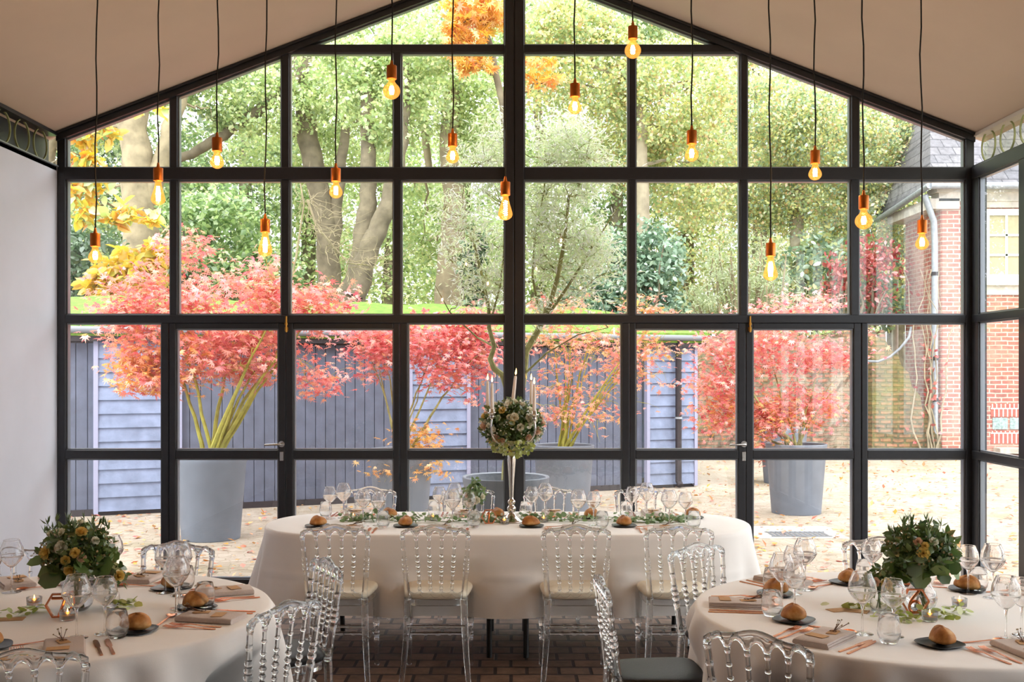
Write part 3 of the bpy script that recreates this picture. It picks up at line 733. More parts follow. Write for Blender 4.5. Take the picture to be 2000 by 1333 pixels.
def maple(base, label, crown, n_leaf, pal, rng, stems=8, leaf=.085, twigs=60, bark='bark_green', rad=.022, zsoil=.72, extra=(), bare=0, tmpl=MAPLE, name='potted_maple', group='potted maples', flat=.55, cat='tree', droop=.35):
    """crown: list of (px, py, d, rx_px, ry_px, weight); stems fan out of the pot into it"""
    t = thing(name, label, cat, (base.x, base.y, zsoil), 0, group)
    o = Vector((base.x, base.y, zsoil)); k = FPX
    C = []
    for (px, py, d, rx, ry, w) in crown:
        c = W(px, py, d) - o; s = d/FPX; C.append((c, (rx*s, rx*s*.75, ry*s), w))
    w = np.array([c[2] for c in C], float); w /= w.sum()
    def pick():
        c, r, _ = C[rng.choice(len(C), p=w)]
        q = rng.normal(size=3); q /= np.linalg.norm(q); q *= rng.random()**.4
        return Vector((c.x+q[0]*r[0], c.y+q[1]*r[1], c.z+q[2]*r[2]))
    nodes = []; b = MB()
    for i in range(stems):
        e = pick(); e = Vector((e.x, e.y, e.z*.92)); st = Vector((rng.normal()*.04, rng.normal()*.04, -.02))
        mid = Vector((e.x*.38, e.y*.38, e.z*.50)) + Vector(rng.normal(size=3)*.03)
        pts = wiggle(rng, bez(st, mid, e, 11), .008); r0 = rad*(.75+.5*rng.random())
        b.tube(pts, [r0*(1-.8*j/10) for j in range(11)], 7)
        nodes += [(p, r0*(1-.8*j/10)) for j, p in enumerate(pts) if j >= 3]
    b.build('trunk', M[bark], t, True)
    b = MB(); tips = []
    for i in range(twigs+bare):
        e = pick()
        cand = [(p-e).length + .25*max(0, p.z-e.z) for p, r in nodes]
        j = int(np.argmin(cand)); p, r = nodes[j]
        mid = (p+e)/2 + Vector((0, 0, .08*(e-p).length)) + Vector(rng.normal(size=3)*.05)
        pts = wiggle(rng, bez(p, mid, e, 6), .008)
        b.tube(pts, [max(.0018, min(r*.6, .009)*(1-.8*q/5)) for q in range(6)], 4)
        if i % 3 == 0: nodes.append((pts[3], min(r*.5, .006)))
        for _ in range(2):
            q = pts[rng.integers(2, 6)]; e2 = q + Vector(rng.normal(size=3)*np.array([.14, .12, .09]))
            b.tube([q, (q+e2)/2+Vector((0, 0, .02)), e2], [.003, .002, .0012], 3)
        if i < twigs: tips.append(e)
    b.build('twigs', M[bark], t, True)
    tips = np.array([tuple(e) for e in tips])
    for (frac, pl, sel) in pal:
        m = int(n_leaf*frac); ids = np.array([i for i, e in enumerate(tips) if sel is None or sel(e, tips)])
        if len(ids) == 0: continue
        idx = ids[rng.integers(0, len(ids), m)]
        pos = tips[idx] + rng.normal(size=(m, 3))*np.array([.14, .13, .065])
        leaf_mesh('leaves', pos, leaf*(.7+.6*rng.random(m)), tmpl, LEAFMAT[pl], rng, droop, flat, t)
    return t
rng = np.random.default_rng(11)
lowleft = lambda e, T: e[2] < np.percentile(T[:, 2], 35) and e[0] < 0.0
low = lambda e, T: e[2] < np.percentile(T[:, 2], 30)
maple(PA, 'potted maple with coral red leaves, largest on the left',
      [(430, 600, 10.9, 215, 70, 3), (300, 610, 10.8, 100, 90, 1.4), (600, 585, 10.9, 85, 55, 1.1), (470, 690, 10.9, 130, 60, 1.6), (275, 720, 10.7, 70, 60, .9), (360, 510, 11, 40, 60, .4), (490, 530, 11, 45, 50, .4), (600, 740, 10.9, 60, 25, .35)],
      7800, [(.52, 'maple_coral', None), (.30, 'maple_pink', None), (.10, 'maple_gold', lowleft), (.08, 'maple_pale', None)], rng, 10, .088, 150, rad=.026, bare=25)
maple(PB, 'potted maple with pink leaves before the dark shed boards',
      [(790, 660, 12, 130, 45, 2.2), (860, 700, 12, 110, 55, 1.5), (720, 690, 12, 75, 45, 1), (930, 650, 12, 60, 60, .9), (900, 760, 12, 50, 45, .4)],
      4300, [(.7, 'maple_pink', None), (.3, 'maple_coral', None)], rng, 7, .08, 80, bark='bark_olive', rad=.017, bare=15)
maple(Vector((PB.x+.12, PB.y-.1, 0)), 'low shoot of golden maple leaves at the foot of the pink maple',
      [(830, 850, 11.9, 35, 40, 1), (765, 915, 11.8, 35, 14, .7), (850, 905, 11.8, 40, 16, .7)], 420, [(1, 'maple_gold', None)], rng, 4, .08, 14, rad=.008, name='golden_maple_shoot', group=None)
maple(PD, 'potted maple with sparse salmon leaves and many bare twigs',
      [(1120, 640, 12.6, 110, 65, 2), (1200, 690, 12.6, 120, 60, 1.6), (1180, 790, 12.6, 110, 50, .8), (1080, 770, 12.6, 60, 60, .5), (1270, 600, 12.6, 50, 30, .5), (1290, 690, 12.6, 40, 70, .6)],
      2000, [(.6, 'maple_pale', None), (.25, 'maple_coral', None), (.15, 'maple_gold', None)], rng, 11, .08, 75, rad=.019, bare=110)
maple(PE, 'potted maple with rosy leaves standing alone on the right',
      [(1480, 660, 12.8, 120, 60, 2), (1560, 720, 12.8, 90, 60, 1.6), (1420, 720, 12.8, 70, 80, 1.2), (1600, 800, 12.8, 55, 35, .8), (1510, 810, 12.8, 60, 45, 1), (1560, 600, 12.8, 100, 28, .9), (1640, 680, 12.8, 40, 60, .7), (1400, 800, 12.9, 35, 45, .5)],
      6200, [(.55, 'maple_pink', None), (.35, 'maple_pale', None), (.10, 'maple_gold', low)], rng, 10, .078, 120, bark='bark_olive', rad=.019, bare=15)
maple(PF_, 'low red shrub spilling from the hidden planter behind', [(1495, 885, 16.2, 30, 14, 1), (1480, 875, 16.2, 20, 12, .5)], 320, [(1, 'maple_coral', None)], rng, 4, .09, 12, rad=.008, name='red_shrub', group=None)

# pale willow-like tree in the middle planter, two mossy limbs
rng = np.random.default_rng(21)
t = thing('willow_leaved_tree', 'pale willow leaved tree with mossy limbs either side of the central post', 'tree', (PC.x, PC.y, .60))
o = Vector((PC.x, PC.y, .60))
limbs = [([(988, 966), (990, 905), (1000, 850), (1012, 790), (1020, 740), (1030, 690), (1048, 650), (1062, 628), (1075, 590), (1090, 540), (1100, 470), (1110, 380)], .046),
         ([(1002, 850), (992, 770), (982, 735), (966, 722), (958, 700), (966, 678), (955, 640), (952, 600), (940, 540), (925, 470), (905, 420)], .032),
         ([(1062, 628), (1050, 590), (1040, 540), (1045, 460), (1060, 380), (1070, 320)], .014), ([(1062, 628), (1110, 560), (1150, 500), (1190, 430), (1215, 390)], .014),
         ([(1020, 735), (1070, 690), (1130, 655), (1190, 640)], .010), ([(955, 640), (975, 560), (985, 480), (990, 400)], .010), ([(966, 678), (930, 660), (880, 610), (850, 560)], .010)]
b = MB(); nodes = []
for pts, r in limbs:
    P = [W(px, py, 8.86 + .12*math.sin(px*.05)) - o for px, py in pts]
    P = wiggle(rng, P, .008); n = len(P)
    b.tube(P, [r*(1-.75*j/(n-1)) for j in range(n)], 8); nodes += [p for p in P[2:]]
b.build('trunk', M['bark_olive'], t, True)
b = MB(); tips = []
blobs = [(1090, 400, 105, 190, 2.4), (930, 430, 90, 160, 1.1), (1150, 520, 70, 90, .8), (1000, 560, 120, 80, .7), (1120, 300, 90, 80, 1.2), (960, 300, 60, 70, .5)]
bw = np.array([q[4] for q in blobs]); bw /= bw.sum()
for i in range(260):
    px, py, rx, ry, _ = blobs[rng.choice(len(blobs), p=bw)]
    q = rng.normal(size=3); q /= np.linalg.norm(q); q *= rng.random()**.45
    e = W(px+q[0]*rx, py+q[2]*ry, 8.9+q[1]*.35) - o
    if e.y < -.34: e.y = -.34+.1*rng.random()
    p = min(nodes, key=lambda a: (a-e).length + (.5 if a.z > e.z else 0))
    P = wiggle(rng, bez(p, (p+e)/2+Vector((0, 0, -.05)), e, 6), .01)
    b.tube(P, [.0055*(1-.75*j/5) for j in range(6)], 4); tips += [tuple(P[j]) for j in (3, 4, 5, 5)]
    if i % 2 == 0: nodes.append(P[4])
b.build('twigs', M['bark_olive'], t, True)
tips = np.array(tips); m = 15000
pos = tips[rng.integers(0, len(tips), m)] + rng.normal(size=(m, 3))*np.array([.07, .06, .07])
pos[:, 1] = np.maximum(pos[:, 1], -.42)
leaf_mesh('leaves', pos, .062*(.6+.7*rng.random(m)), NARROW, LEAFMAT['willow'], rng, .0, .2, t)

# ---------------------------------------------------------------- shed
ang = math.atan(.425); SH = thing('shed', 'long blue grey timber shed with mossy roof across the courtyard', 'shed', (-5.14, 12.48, 0), ang)
def sh(nm, mat, fn_, smooth=False):
    b = MB(); fn_(b); return b.build(nm, M[mat], SH, smooth)
def vboards(u0, u1):
    def f(b):
        u = u0
        while u < u1-.02:
            w = min(.128, u1-u); b.rbox(u+.004, u+w-.004, .0, .03, .06, 2.05, .004); u += .128
        b.box(u0, u1, .02, .06, .06, 2.05)
    return f
def lboards(u0, u1):
    def f(b):
        z = .05; h = .163
        while z < 2.02:
            z1 = min(z+h, 2.05)
            b.add([(u0, -.075, z), (u1, -.075, z), (u1, -.05, z1+.012), (u0, -.05, z1+.012), (u0, -.02, z), (u1, -.02, z), (u1, -.02, z1+.012), (u0, -.02, z1+.012)],
                  [(0, 1, 2, 3), (4, 7, 6, 5), (0, 4, 5, 1), (3, 2, 6, 7), (0, 3, 7, 4), (1, 5, 6, 2)]); z = z1
    return f
for (u0, u1) in ((-3.0, .27), (1.22, 4.12), (4.97, 7.62)):
    sh('board_wall', 'shed_board', vboards(u0, u1))
for (u0, u1) in ((.31, 1.2), (4.14, 4.90), (7.70, 8.45)):
    sh('lap_panel', 'shed_lap', lboards(u0, u1))
    sh('corner_board', 'shed_trim', lambda b: (b.box(u0-.05, u0, -.085, .0, .02, 2.05), b.box(u1, u1+.05, -.085, .0, .02, 2.05)))
sh('plinth', 'shed_dark', lambda b: b.box(-3, 8.48, -.02, .2, -.002, .075))
sh('end_wall', 'shed_lap', lambda b: b.box(8.42, 8.48, 0, 3.6, 0, 2.1))
sh('fascia', 'shed_dark', lambda b: (b.box(-3, 8.6, -.16, -.06, 2.04, 2.20), b.box(-3, 8.6, -.06, .1, 2.02, 2.08)))
sh('gutter', 'cable_grey', lambda b: b.tube([(-3, -.20, 2.17), (8.65, -.20, 2.17)], .042, 10), True)
def roof(b):
    V = []
    rows = []
    for i in range(14):
        v = -.18 + i*.29; z = 2.22 + .155*(v+.18)
        rows.append([(u, v, z + .02*math.sin(u*5+v*3)) for u in np.linspace(-3.2, 8.65, 60)])
    b.grid(rows)
    b.add([(-3.2, -.18, 2.10), (8.65, -.18, 2.10), (8.65, -.18, 2.24), (-3.2, -.18, 2.24)], [(0, 1, 2, 3)])
    b.add([(8.65, -.18, 2.10), (8.65, 3.59, 2.6), (8.65, 3.59, 2.80), (8.65, -.18, 2.24)], [(0, 1, 2, 3)])
sh('roof', 'moss', roof, True)
dp = sh('downpipe', 'shed_dark', lambda b: (b.tube([(8.14, -.19, 2.2), (8.14, -.14, 2.0), (8.14, -.14, .1), (8.14, -.2, .04)], .045, 10),), True)
for z in (.5, 1.0, 1.5):
    q = MB(); q.lathe([(0, .055), (1, .055)], 12, (8.14, -.14, z), (8.14, -.14, z+.03)); q.build('pipe_clip', M['zinc'], dp, True)

# ---------------------------------------------------------------- old garden wall and brick house
gw = thing('garden_wall', 'crumbling old brick garden wall behind the right maple', 'wall', (0, 21, 0))
b = MB()
xs = np.linspace(3.0, 7.3, 60); rr = np.random.default_rng(3)
top = [2.45 + .06*math.sin(x*3) + .05*rr.normal() for x in xs]
b.grid([[(x, .02*rr.normal(), z) for x in xs] for z in np.linspace(0, 2.2, 20)] + [[(x, .02, t_) for x, t_ in zip(xs, top)], [(x, .4, t_) for x, t_ in zip(xs, top)], [(x, .4, 0) for x in xs]])
b.build('masonry', M['oldbrick'], gw)
b = MB()
prof = [(6.9, 0), (8.25, 0), (8.22, .35), (8.08, .55), (8.04, .80), (7.86, .98), (7.82, 1.22), (7.66, 1.40), (7.60, 1.66), (7.46, 1.80), (7.40, 2.0), (7.22, 2.12), (7.16, 2.30), (6.9, 2.36)]
b.prism(prof, lambda u, v, w: (u, w, v), -.40, .35); b.build('sloping_buttress', M['mossbrick'], gw)
leaf_mesh('moss_cap', np.stack([rr.uniform(3, 7.3, 900), rr.uniform(0, .4, 900), 2.46+.05*rr.normal(size=900)], 1), .09, QUADL, LEAFMAT['lime'], rr, 0, .5, gw)

BH = thing('brick_house', 'red brick house with white window and slate roof at the far right', 'house', (8.4, 21, 0))
def bh(nm, mat, fn_, parent=None, smooth=False):
    b = MB(); fn_(b); return b.build(nm, M[mat], parent or BH, smooth)
bh('front_wall', 'redbrick', lambda b: b.box(0, 9, 0, .35, 0, 5.05))
bh('side_wall', 'redbrick_side', lambda b: b.box(-.02, .34, .02, 1.9, 0, 4.95))
bh('cornice', 'stone', lambda b: (b.box(-.1, 9, -.10, .3, 5.0, 5.16), b.box(-.18, 9, -.2, .3, 5.16, 5.26), b.box(-.3, .3, -.1, 2.2, 4.85, 5.05)))
bh('roof', 'roof_slate', lambda b: b.add([(-.38, -.4, 5.24), (9, -.4, 5.24), (9, 4.5, 9.8), (1.5, 4.5, 9.8), (-.38, 3.0, 4.9), (9, -.4, 5.32), (-.38, -.4, 5.32), (-.38, 3, 4.98)],
    [(0, 1, 2, 3), (0, 3, 4), (0, 6, 5, 1), (0, 4, 7, 6)]))
bh('gutter', 'zinc', lambda b: (b.tube([(-.4, -.45, 5.24), (9, -.45, 5.24)], .07, 10), b.tube([(-.42, -.45, 5.24), (-.5, 2.9, 4.9)], .06, 10)), None, True)
dp = bh('downpipe', 'zinc', lambda b: b.tube([(-.42, -.2, 5.1), (-.2, -.1, 4.6), (-.18, -.09, 4.2), (-.18, -.09, .1)], .062, 12), None, True)
for z in (3.55, 1.9, 1.1): bh('pipe_collar', 'shed_dark', lambda b: b.lathe([(0, .078), (1, .078)], 12, (-.18, -.09, z), (-.18, -.09, z+.07)), dp, True)
wx0, wx1, wz0, wz1 = .78, 2.05, 3.45, 4.85
wf = bh('window_frame', 'white_paint', lambda b: (b.ring([(wx0, wz0), (wx1, wz0), (wx1, wz1), (wx0, wz1)], inset([(wx0, wz0), (wx1, wz0), (wx1, wz1), (wx0, wz1)], .12), lambda u, v, w: (u, w, v), -.06, .1),
    [b.box(wx0+.12+(wx1-wx0-.24)*k/3-.02, wx0+.12+(wx1-wx0-.24)*k/3+.02, -.04, .05, wz0+.1, wz1-.1) for k in (1, 2)],
    [b.box(wx0+.1, wx1-.1, -.04, .05, wz0+.12+(wz1-wz0-.24)*k/3-.02, wz0+.12+(wz1-wz0-.24)*k/3+.02) for k in (1, 2)]))
bh('pane', 'blind', lambda b: b.box(wx0+.1, wx1-.1, -.012, .0, wz0+.1, wz1-.1), wf)
bh('lintel', 'stone', lambda b: b.box(.62, 2.3, -.05, .1, 4.88, 5.0))
bh('sill', 'stone', lambda b: (b.box(.7, 2.15, -.14, .1, 3.36, 3.46), b.box(.62, 2.2, -.04, .1, 3.18, 3.36)))
bw_ = bh('basement_window', 'glassblock', lambda b: [b.rbox(.98+k*.34, 1.28+k*.34, -.02, .1, .55, .78, .01) for k in range(4)])
bh('soldier_arch', 'soldier', lambda b: (b.box(.95, 2.4, -.012, .1, .80, 1.05), b.box(.95, 2.4, -.012, .1, .28, .52)))
bh('ledge', 'lichen_shelf', lambda b: b.box(1.0, 3, -.3, .1, .10, .2))
pl = MB(); pl.tube([(8.55, 24, 0), (8.55, 24, 5.4)], .07, 10); tag(pl.build('pole', M['stone'], None, True), 'thin pale pole beside the brick house', 'pole')
cb = MB(); cb.tube(wiggle(np.random.default_rng(1), [W(1690, 706, 20.3), W(1715, 707, 20.3), W(1740, 698, 20.3), W(1758, 682, 20.3), W(1775, 660, 20.3), W(1780, 640, 20.7)], .01), .024, 8)
tag(cb.build('cable', M['cable_grey'], None, True), 'grey cable looping from the garden wall to the house', 'cable')
vb = MB(); rv = np.random.default_rng(8)
for k in range(7):
    pts = [Vector((8.05+.12*rv.normal(), 20.55+.03*rv.normal(), 0.0))]
    for j in range(14): pts.append(pts[-1] + Vector((.05*rv.normal(), .01*rv.normal(), .26)))
    vb.tube(pts, [.02*(1-j/18) for j in range(15)], 6)
vi = thing('bare_vine', 'bare brown vine climbing beside the house downpipe', 'vine', (0, 0, 0)); vb.build('stems', M['bark_grey'], vi, True)
pts = np.concatenate([np.stack([rv.normal(8.0, .15, 60), rv.normal(20.5, .03, 60), rv.uniform(.3, 2.6, 60)], 1)])
leaf_mesh('leaves', pts, .11, QUADL, LEAFMAT['redvine'], rv, .4, .2, vi)

# grate and fallen leaves
gr = thing('drain_cover', 'square stone drain cover with an iron grate, right of the head table', 'drain', (W(1560, 1045, 11.1).x, 11.25, 0))
b = MB(); b.rbox(-.55, .45, -.4, .45, -.01, .006, .004); b.build('stone_slab', M['lichen_shelf'], gr)
b = MB()
for k in range(12): b.box(-.3+k*.05, -.27+k*.05, -.3, -.02, .006, .014)
b.box(-.32, .3, -.32, -.3, .004, .014); b.box(-.32, .3, -.02, .0, .004, .014); b.build('grate', M['bead'], gr)
rf = np.random.default_rng(31); n = 4200
px = rf.uniform(-40, 2060, n); dd = 8.55 + 13*rf.random(n)**1.3
pos = np.stack([(px-CX)*dd/FPX, dd, .012+.01*rf.random(n)], 1)
u_ = (pos[:, 0]+5.14)*.92 + (pos[:, 1]-12.48)*.39; v_ = -(pos[:, 0]+5.14)*.39 + (pos[:, 1]-12.48)*.92
pos = pos[((v_ < -.1) | (u_ > 9.0)) & ((pos[:, 1] < 20.4) | (pos[:, 0] < 2.8))]
tag(leaf_mesh('fallen_leaves', pos, .035+.06*rf.random(len(pos)), QUADL, LEAFMAT['fallen'], rf, 0, .92), 'orange and pink fallen leaves scattered over the courtyard', 'leaves', None, 'stuff')

# ---------------------------------------------------------------- woodland
def tree(name, label, cat, trunks, blobs, n, pal, leaf, tmpl, seed, bark='bark_grey', per=30, spread=.18, flat=.2, hollow=.3, group=None, branches=14, down=.3):
    """trunks: [([(px, py, width_px), ...], d)]; blobs: (px, py, d, rx, ry, weight) in px"""
    rg = np.random.default_rng(seed)
    d0 = trunks[0][1] if trunks else blobs[0][2]
    x0 = W(trunks[0][0][0][0], 0, d0).x if trunks else W(blobs[0][0], 0, d0).x
    o = Vector((x0, d0, 0)); t = thing(name, label, cat, o, 0, group)
    B = [(np.array(W(px, py, d) - o), (rx*d/FPX, min(rx, ry)*d/FPX*.8, ry*d/FPX), w) for (px, py, d, rx, ry, w) in blobs]
    b = MB(); P_all = []
    for pts, d in trunks:
        P = []; R = []
        for i in range(len(pts)-1):
            for j in range(4):
                f = j/4; q = [pts[i][k]*(1-f)+pts[i+1][k]*f for k in range(3)]
                P.append(W(q[0], q[1], d) - o); R.append(q[2]*d/FPX/2)
        P.append(W(pts[-1][0], pts[-1][1], d) - o); R.append(pts[-1][2]*d/FPX/2)
        if pts is trunks[0][0] and P[0].z > 0:
            P.insert(0, Vector((P[0].x, P[0].y, -.3))); R.insert(0, R[0]*1.15)
        P = wiggle(rg, P, .02); b.tube(P, R, 12); P_all += P
    if trunks: b.build('trunk', M[bark], t, True)
    pos = clumps(rg, B, n, per, spread, hollow)
    pos[:, 2] = np.maximum(pos[:, 2], .05)
    if branches:
        b = MB()
        for k in range(branches):
            e = Vector(pos[rg.integers(0, len(pos))])
            p = min(P_all, key=lambda a: (a-e).length) if P_all else Vector((rg.normal()*.1, 0, 0))
            if not P_all: p = Vector((e.x*.3, e.y*.3, 0))
            P = wiggle(rg, bez(p, (p+e)/2 + Vector((0, 0, .1*(e-p).length)), e, 9), .04)
            r0 = min(.06, .012+.012*(e-p).length)
            b.tube(P, [r0*(1-.8*j/8) for j in range(9)], 5)
        b.build('branches', M[bark], t, True)
    for frac, pl in pal:
        m = int(len(pos)*frac); idx = rg.choice(len(pos), m, replace=False)
        leaf_mesh('foliage', pos[idx], leaf*(.6+.8*rg.random(m)), tmpl, LEAFMAT[pl], rg, down, flat, t)
    return t
WOOD = 'woodland trees behind the courtyard'
# far screen of trees, each with its own crown
rgb = np.random.default_rng(77)
FAR = [(150, 'dark', 32), (330, 'green', 34), (470, 'green', 33), (600, 'beech', 35), (760, 'beech', 34), (900, 'lime', 36), (1050, 'beech', 34), (1200, 'green', 33), (1340, 'mixed', 34), (1480, 'mixed', 32), (1620, 'mixed', 34), (1750, 'mixed', 33)]
WORDS = ['leftmost', 'second', 'third', 'fourth', 'fifth', 'sixth', 'seventh', 'eighth', 'ninth', 'tenth', 'eleventh', 'rightmost']
for i, (px, pl, d) in enumerate(FAR):
    top = 40
    if i >= 10: top = 190
    tree('woodland_tree', '%s of the row of woodland trees farthest behind the shed' % WORDS[i], 'tree', [([(px, 640, 34), (px+8, 300, 22), (px-6, 120, 12)], d)],
         [(px, 520, d, 120, 130, 1.4), (px+20, 330, d, 110, 130, 1.2), (px-20, top+40, d, 120, 120, .8 if top > 100 else 1.3)], 17000, [(.7, pl), (.3, 'beech' if pl != 'beech' else 'lime')], .135, QUADL, 100+i, 'bark_dark', 40, .2, .1, .2, WOOD, 10)
tree('beech_tree', 'thick grey beech trunk at the left with leaves turning yellow', 'tree', [([(282, 640, 84), (276, 480, 70), (270, 350, 62), (262, 250, 54), (262, 120, 44)], 21), ([(285, 400, 40), (318, 300, 34), (350, 200, 26), (370, 120, 20)], 21)],
     [(190, 230, 23, 110, 90, 1), (300, 130, 22.5, 130, 70, 1), (420, 180, 22.5, 120, 80, 1), (190, 420, 23, 60, 110, .8), (330, 420, 24, 40, 120, .5)], 11700, [(.6, 'green'), (.4, 'beech')], .105, QUADL, 201, 'bark_pale')
tree('forked_tree', 'dark forked trunk whose long limb reaches across the left windows', 'tree', [([(645, 600, 46), (640, 470, 44), (618, 350, 42), (600, 250, 40), (590, 150, 34), (585, 60, 26)], 23), ([(345, 312, 16), (400, 285, 20), (470, 240, 22), (540, 190, 22), (590, 145, 18), (625, 95, 12)], 22.6), ([(650, 500, 26), (662, 380, 22), (672, 250, 18), (680, 150, 12)], 23)],
     [(520, 200, 22.5, 130, 80, 1), (660, 160, 23, 120, 100, 1.2), (560, 300, 24, 120, 70, .8), (700, 260, 24, 90, 90, .8)], 15795, [(.65, 'beech'), (.35, 'lime')], .09, QUADL, 202, 'bark_dark')
tree('leaning_tree', 'leaning dark tree whose trunk forks in two before the bright clearing', 'tree', [([(672, 640, 58), (692, 570, 56), (712, 480, 44), (718, 400, 34), (720, 300, 30), (716, 180, 24)], 20), ([(690, 575, 44), (725, 480, 40), (752, 420, 36), (772, 350, 34), (785, 250, 28), (790, 120, 22)], 19.8)],
     [(760, 200, 20, 110, 90, 1.2), (700, 130, 20, 100, 60, .8), (810, 110, 20, 90, 70, .7)], 10206, [(.6, 'beech'), (.4, 'lime')], .09, QUADL, 203, 'bark_dark')
tree('stout_tree', 'stout pale trunk left of the central post behind the mossy roof', 'tree', [([(872, 640, 58), (880, 500, 50), (888, 400, 44), (878, 300, 36), (880, 180, 32), (886, 80, 22)], 22), ([(838, 330, 14), (830, 240, 16), (815, 170, 14), (800, 90, 10)], 22.5)],
     [(860, 180, 22, 110, 90, 1), (940, 220, 22, 90, 100, .9), (830, 420, 24, 70, 100, .9), (930, 500, 24, 70, 80, .7)], 14580, [(.6, 'beech'), (.4, 'lime')], .09, QUADL, 204, 'bark_pale')
tree('gable_tree', 'tall trunk right of the fourth upper mullion among turning leaves', 'tree', [([(1256, 640, 34), (1254, 470, 32), (1252, 360, 30), (1250, 200, 26)], 21)],
     [(1150, 150, 21, 140, 110, 1.3), (1320, 180, 21, 130, 110, 1.3), (1120, 60, 21, 120, 70, 1), (1350, 330, 22, 110, 120, 1.1), (1230, 300, 22, 90, 80, .8)], 36720, [(.75, 'mixed'), (.25, 'beech')], .08, QUADL, 205, 'bark_grey')
tree('maple_tree', 'broad tree of mixed yellow and green leaves above the garden wall', 'tree', [([(1560, 640, 30), (1556, 450, 28), (1550, 250, 22)], 24)],
     [(1500, 220, 23, 120, 90, 1.2), (1620, 260, 23, 130, 80, 1.2), (1580, 380, 24, 130, 90, 1.2), (1720, 330, 24, 110, 80, .9), (1700, 450, 24, 90, 90, .9), (1480, 360, 24, 100, 90, 1), (1770, 270, 24, 60, 60, .5)], 45900, [(.8, 'mixed'), (.2, 'blue')], .08, QUADL, 206, 'bark_grey')
tree('orange_tree', 'orange leaved branches hanging at the top left of the central post', 'tree', [([(1010, 640, 20), (1000, 300, 16), (960, 100, 12), (940, 20, 8)], 19.5)],
     [(930, 20, 19.3, 65, 50, 1.4), (905, 75, 19.3, 45, 40, .8), (930, 120, 19.3, 35, 25, .4), (1060, 130, 19.3, 45, 45, .3)], 1300, [(1, 'orange')], .19, MAPLE, 207, 'bark_dark', 16, .25, .3, .2, None, 8)
tree('yellow_shrub', 'golden leaved shrub behind the big coral maple', 'shrub', [],
     [(255, 530, 16.8, 80, 45, 1.3), (200, 560, 16.8, 50, 30, .5), (310, 500, 16.8, 50, 30, .7)], 900, [(1, 'yellow')], .19, OVAL, 208, 'bark_olive', 10, .25, .45, .2, None, 8)
tree('chestnut_branch', 'spray of yellow and orange leaves at the far left windows', 'tree', [([(60, 640, 40), (70, 400, 30), (110, 250, 22), (180, 215, 10)], 16.6)],
     [(175, 250, 16.2, 55, 42, 1.2), (165, 340, 16.2, 40, 40, .7), (235, 415, 16.2, 75, 22, .6), (160, 390, 16.2, 35, 55, .7), (260, 212, 16.2, 65, 18, .4)], 800, [(.45, 'yellow'), (.35, 'orange'), (.2, 'lime')], .19, OVAL, 209, 'bark_dark', 12, .28, .35, .2, None, 14)
tree('cypress_shrub', 'feathery mid green conifer behind the coral maple', 'shrub', [],
     [(450, 470, 19, 110, 110, 2), (400, 540, 18.5, 90, 60, 1), (510, 540, 18.5, 80, 60, 1), (380, 400, 20, 80, 60, .8)], 9000, [(.6, 'green'), (.4, 'lime')], .11, QUADL, 210, 'bark_dark', 60, .2, .4)
tree('laurel_hedge', 'dark glossy laurel at the left edge beyond the moss roof', 'shrub', [], [(170, 520, 18, 90, 80, 1), (300, 560, 18, 70, 50, .6)], 3000, [(1, 'dark')], .13, OVAL, 211, 'bark_dark')
tree('rhododendron', 'blue green rhododendron right of the pale willow leaved tree', 'shrub', [], [(1190, 540, 20.2, 100, 90, 1.3), (1250, 600, 20.2, 90, 60, 1), (1130, 600, 20, 80, 50, .7), (1280, 500, 20, 60, 70, .6)], 9500, [(.8, 'blue'), (.2, 'dark')], .105, OVAL, 212, 'bark_dark', 14, .2, .35)
tree('silver_shrub', 'silvery arching shrub above the rosy maple', 'shrub', [], [(1450, 530, 22.8, 100, 85, 1.6), (1400, 580, 22.8, 70, 50, .8), (1520, 590, 22.8, 80, 50, .9), (1370, 600, 22.8, 50, 40, .4)], 7500, [(1, 'silver')], .10, NARROW, 213, 'bark_pale', 24, .2, .2, .2, None, 50)
tree('holly_shrub', 'green leafy shrub between the silvery shrub and the house', 'shrub', [], [(1600, 540, 23.5, 90, 90, 1.2), (1700, 580, 23.5, 80, 70, 1)], 4500, [(.6, 'blue'), (.4, 'mixed')], .14, OVAL, 214, 'bark_dark')
tree('crimson_vine', 'crimson leaved vine by the brick house', 'vine', [], [(1635, 540, 22.3, 30, 60, .6), (1715, 545, 22.3, 55, 80, 1.2), (1700, 500, 22.3, 45, 40, .4)], 1100, [(1, 'redvine')], .11, OVAL, 215, 'bark_dark', 10, .3, .1)
tree('climbing_ivy', 'dark ivy column on a trunk near the central post', 'shrub', [], [(925, 520, 20.5, 26, 90, 1)], 900, [(1, 'dark')], .14, OVAL, 216, 'bark_dark')
# bare grey twigs in front of the leaning tree
rt = np.random.default_rng(44); bt = thing('bare_branch', 'bare pale branch fanning out before the leaning tree', 'branch', W(560, 300, 15.5))
o = W(560, 300, 15.5); b = MB()
main = [W(x, y, 15.5)-o for x, y in ((545, 640), (570, 480), (600, 390), (625, 430), (650, 470), (690, 500), (725, 515))]
main2 = [W(x, y, 15.5)-o for x, y in ((600, 390), (618, 440), (650, 480), (680, 515), (720, 520))]
main0 = [W(x, y, 15.5)-o for x, y in ((548, 640), (575, 500), (590, 400), (588, 360))]
for mm in (main0, main2): b.tube(wiggle(rt, mm, .02), [.02*(1-.6*j/len(mm)) for j in range(len(mm))], 6)
for k in range(90):
    q = Vector(main2[rt.integers(0, 5)]) + Vector(rt.normal(size=3)*.08)
    e = q + Vector((rt.uniform(-.2, .75), rt.normal()*.2, rt.uniform(-.45, .4)))
    b.tube(wiggle(rt, bez(q, (q+e)/2+Vector((0, 0, -.1)), e, 7), .02), [.0065*(1-.7*j/6) for j in range(7)], 4)
b.build('twigs', M['bark_pale'], bt, True)
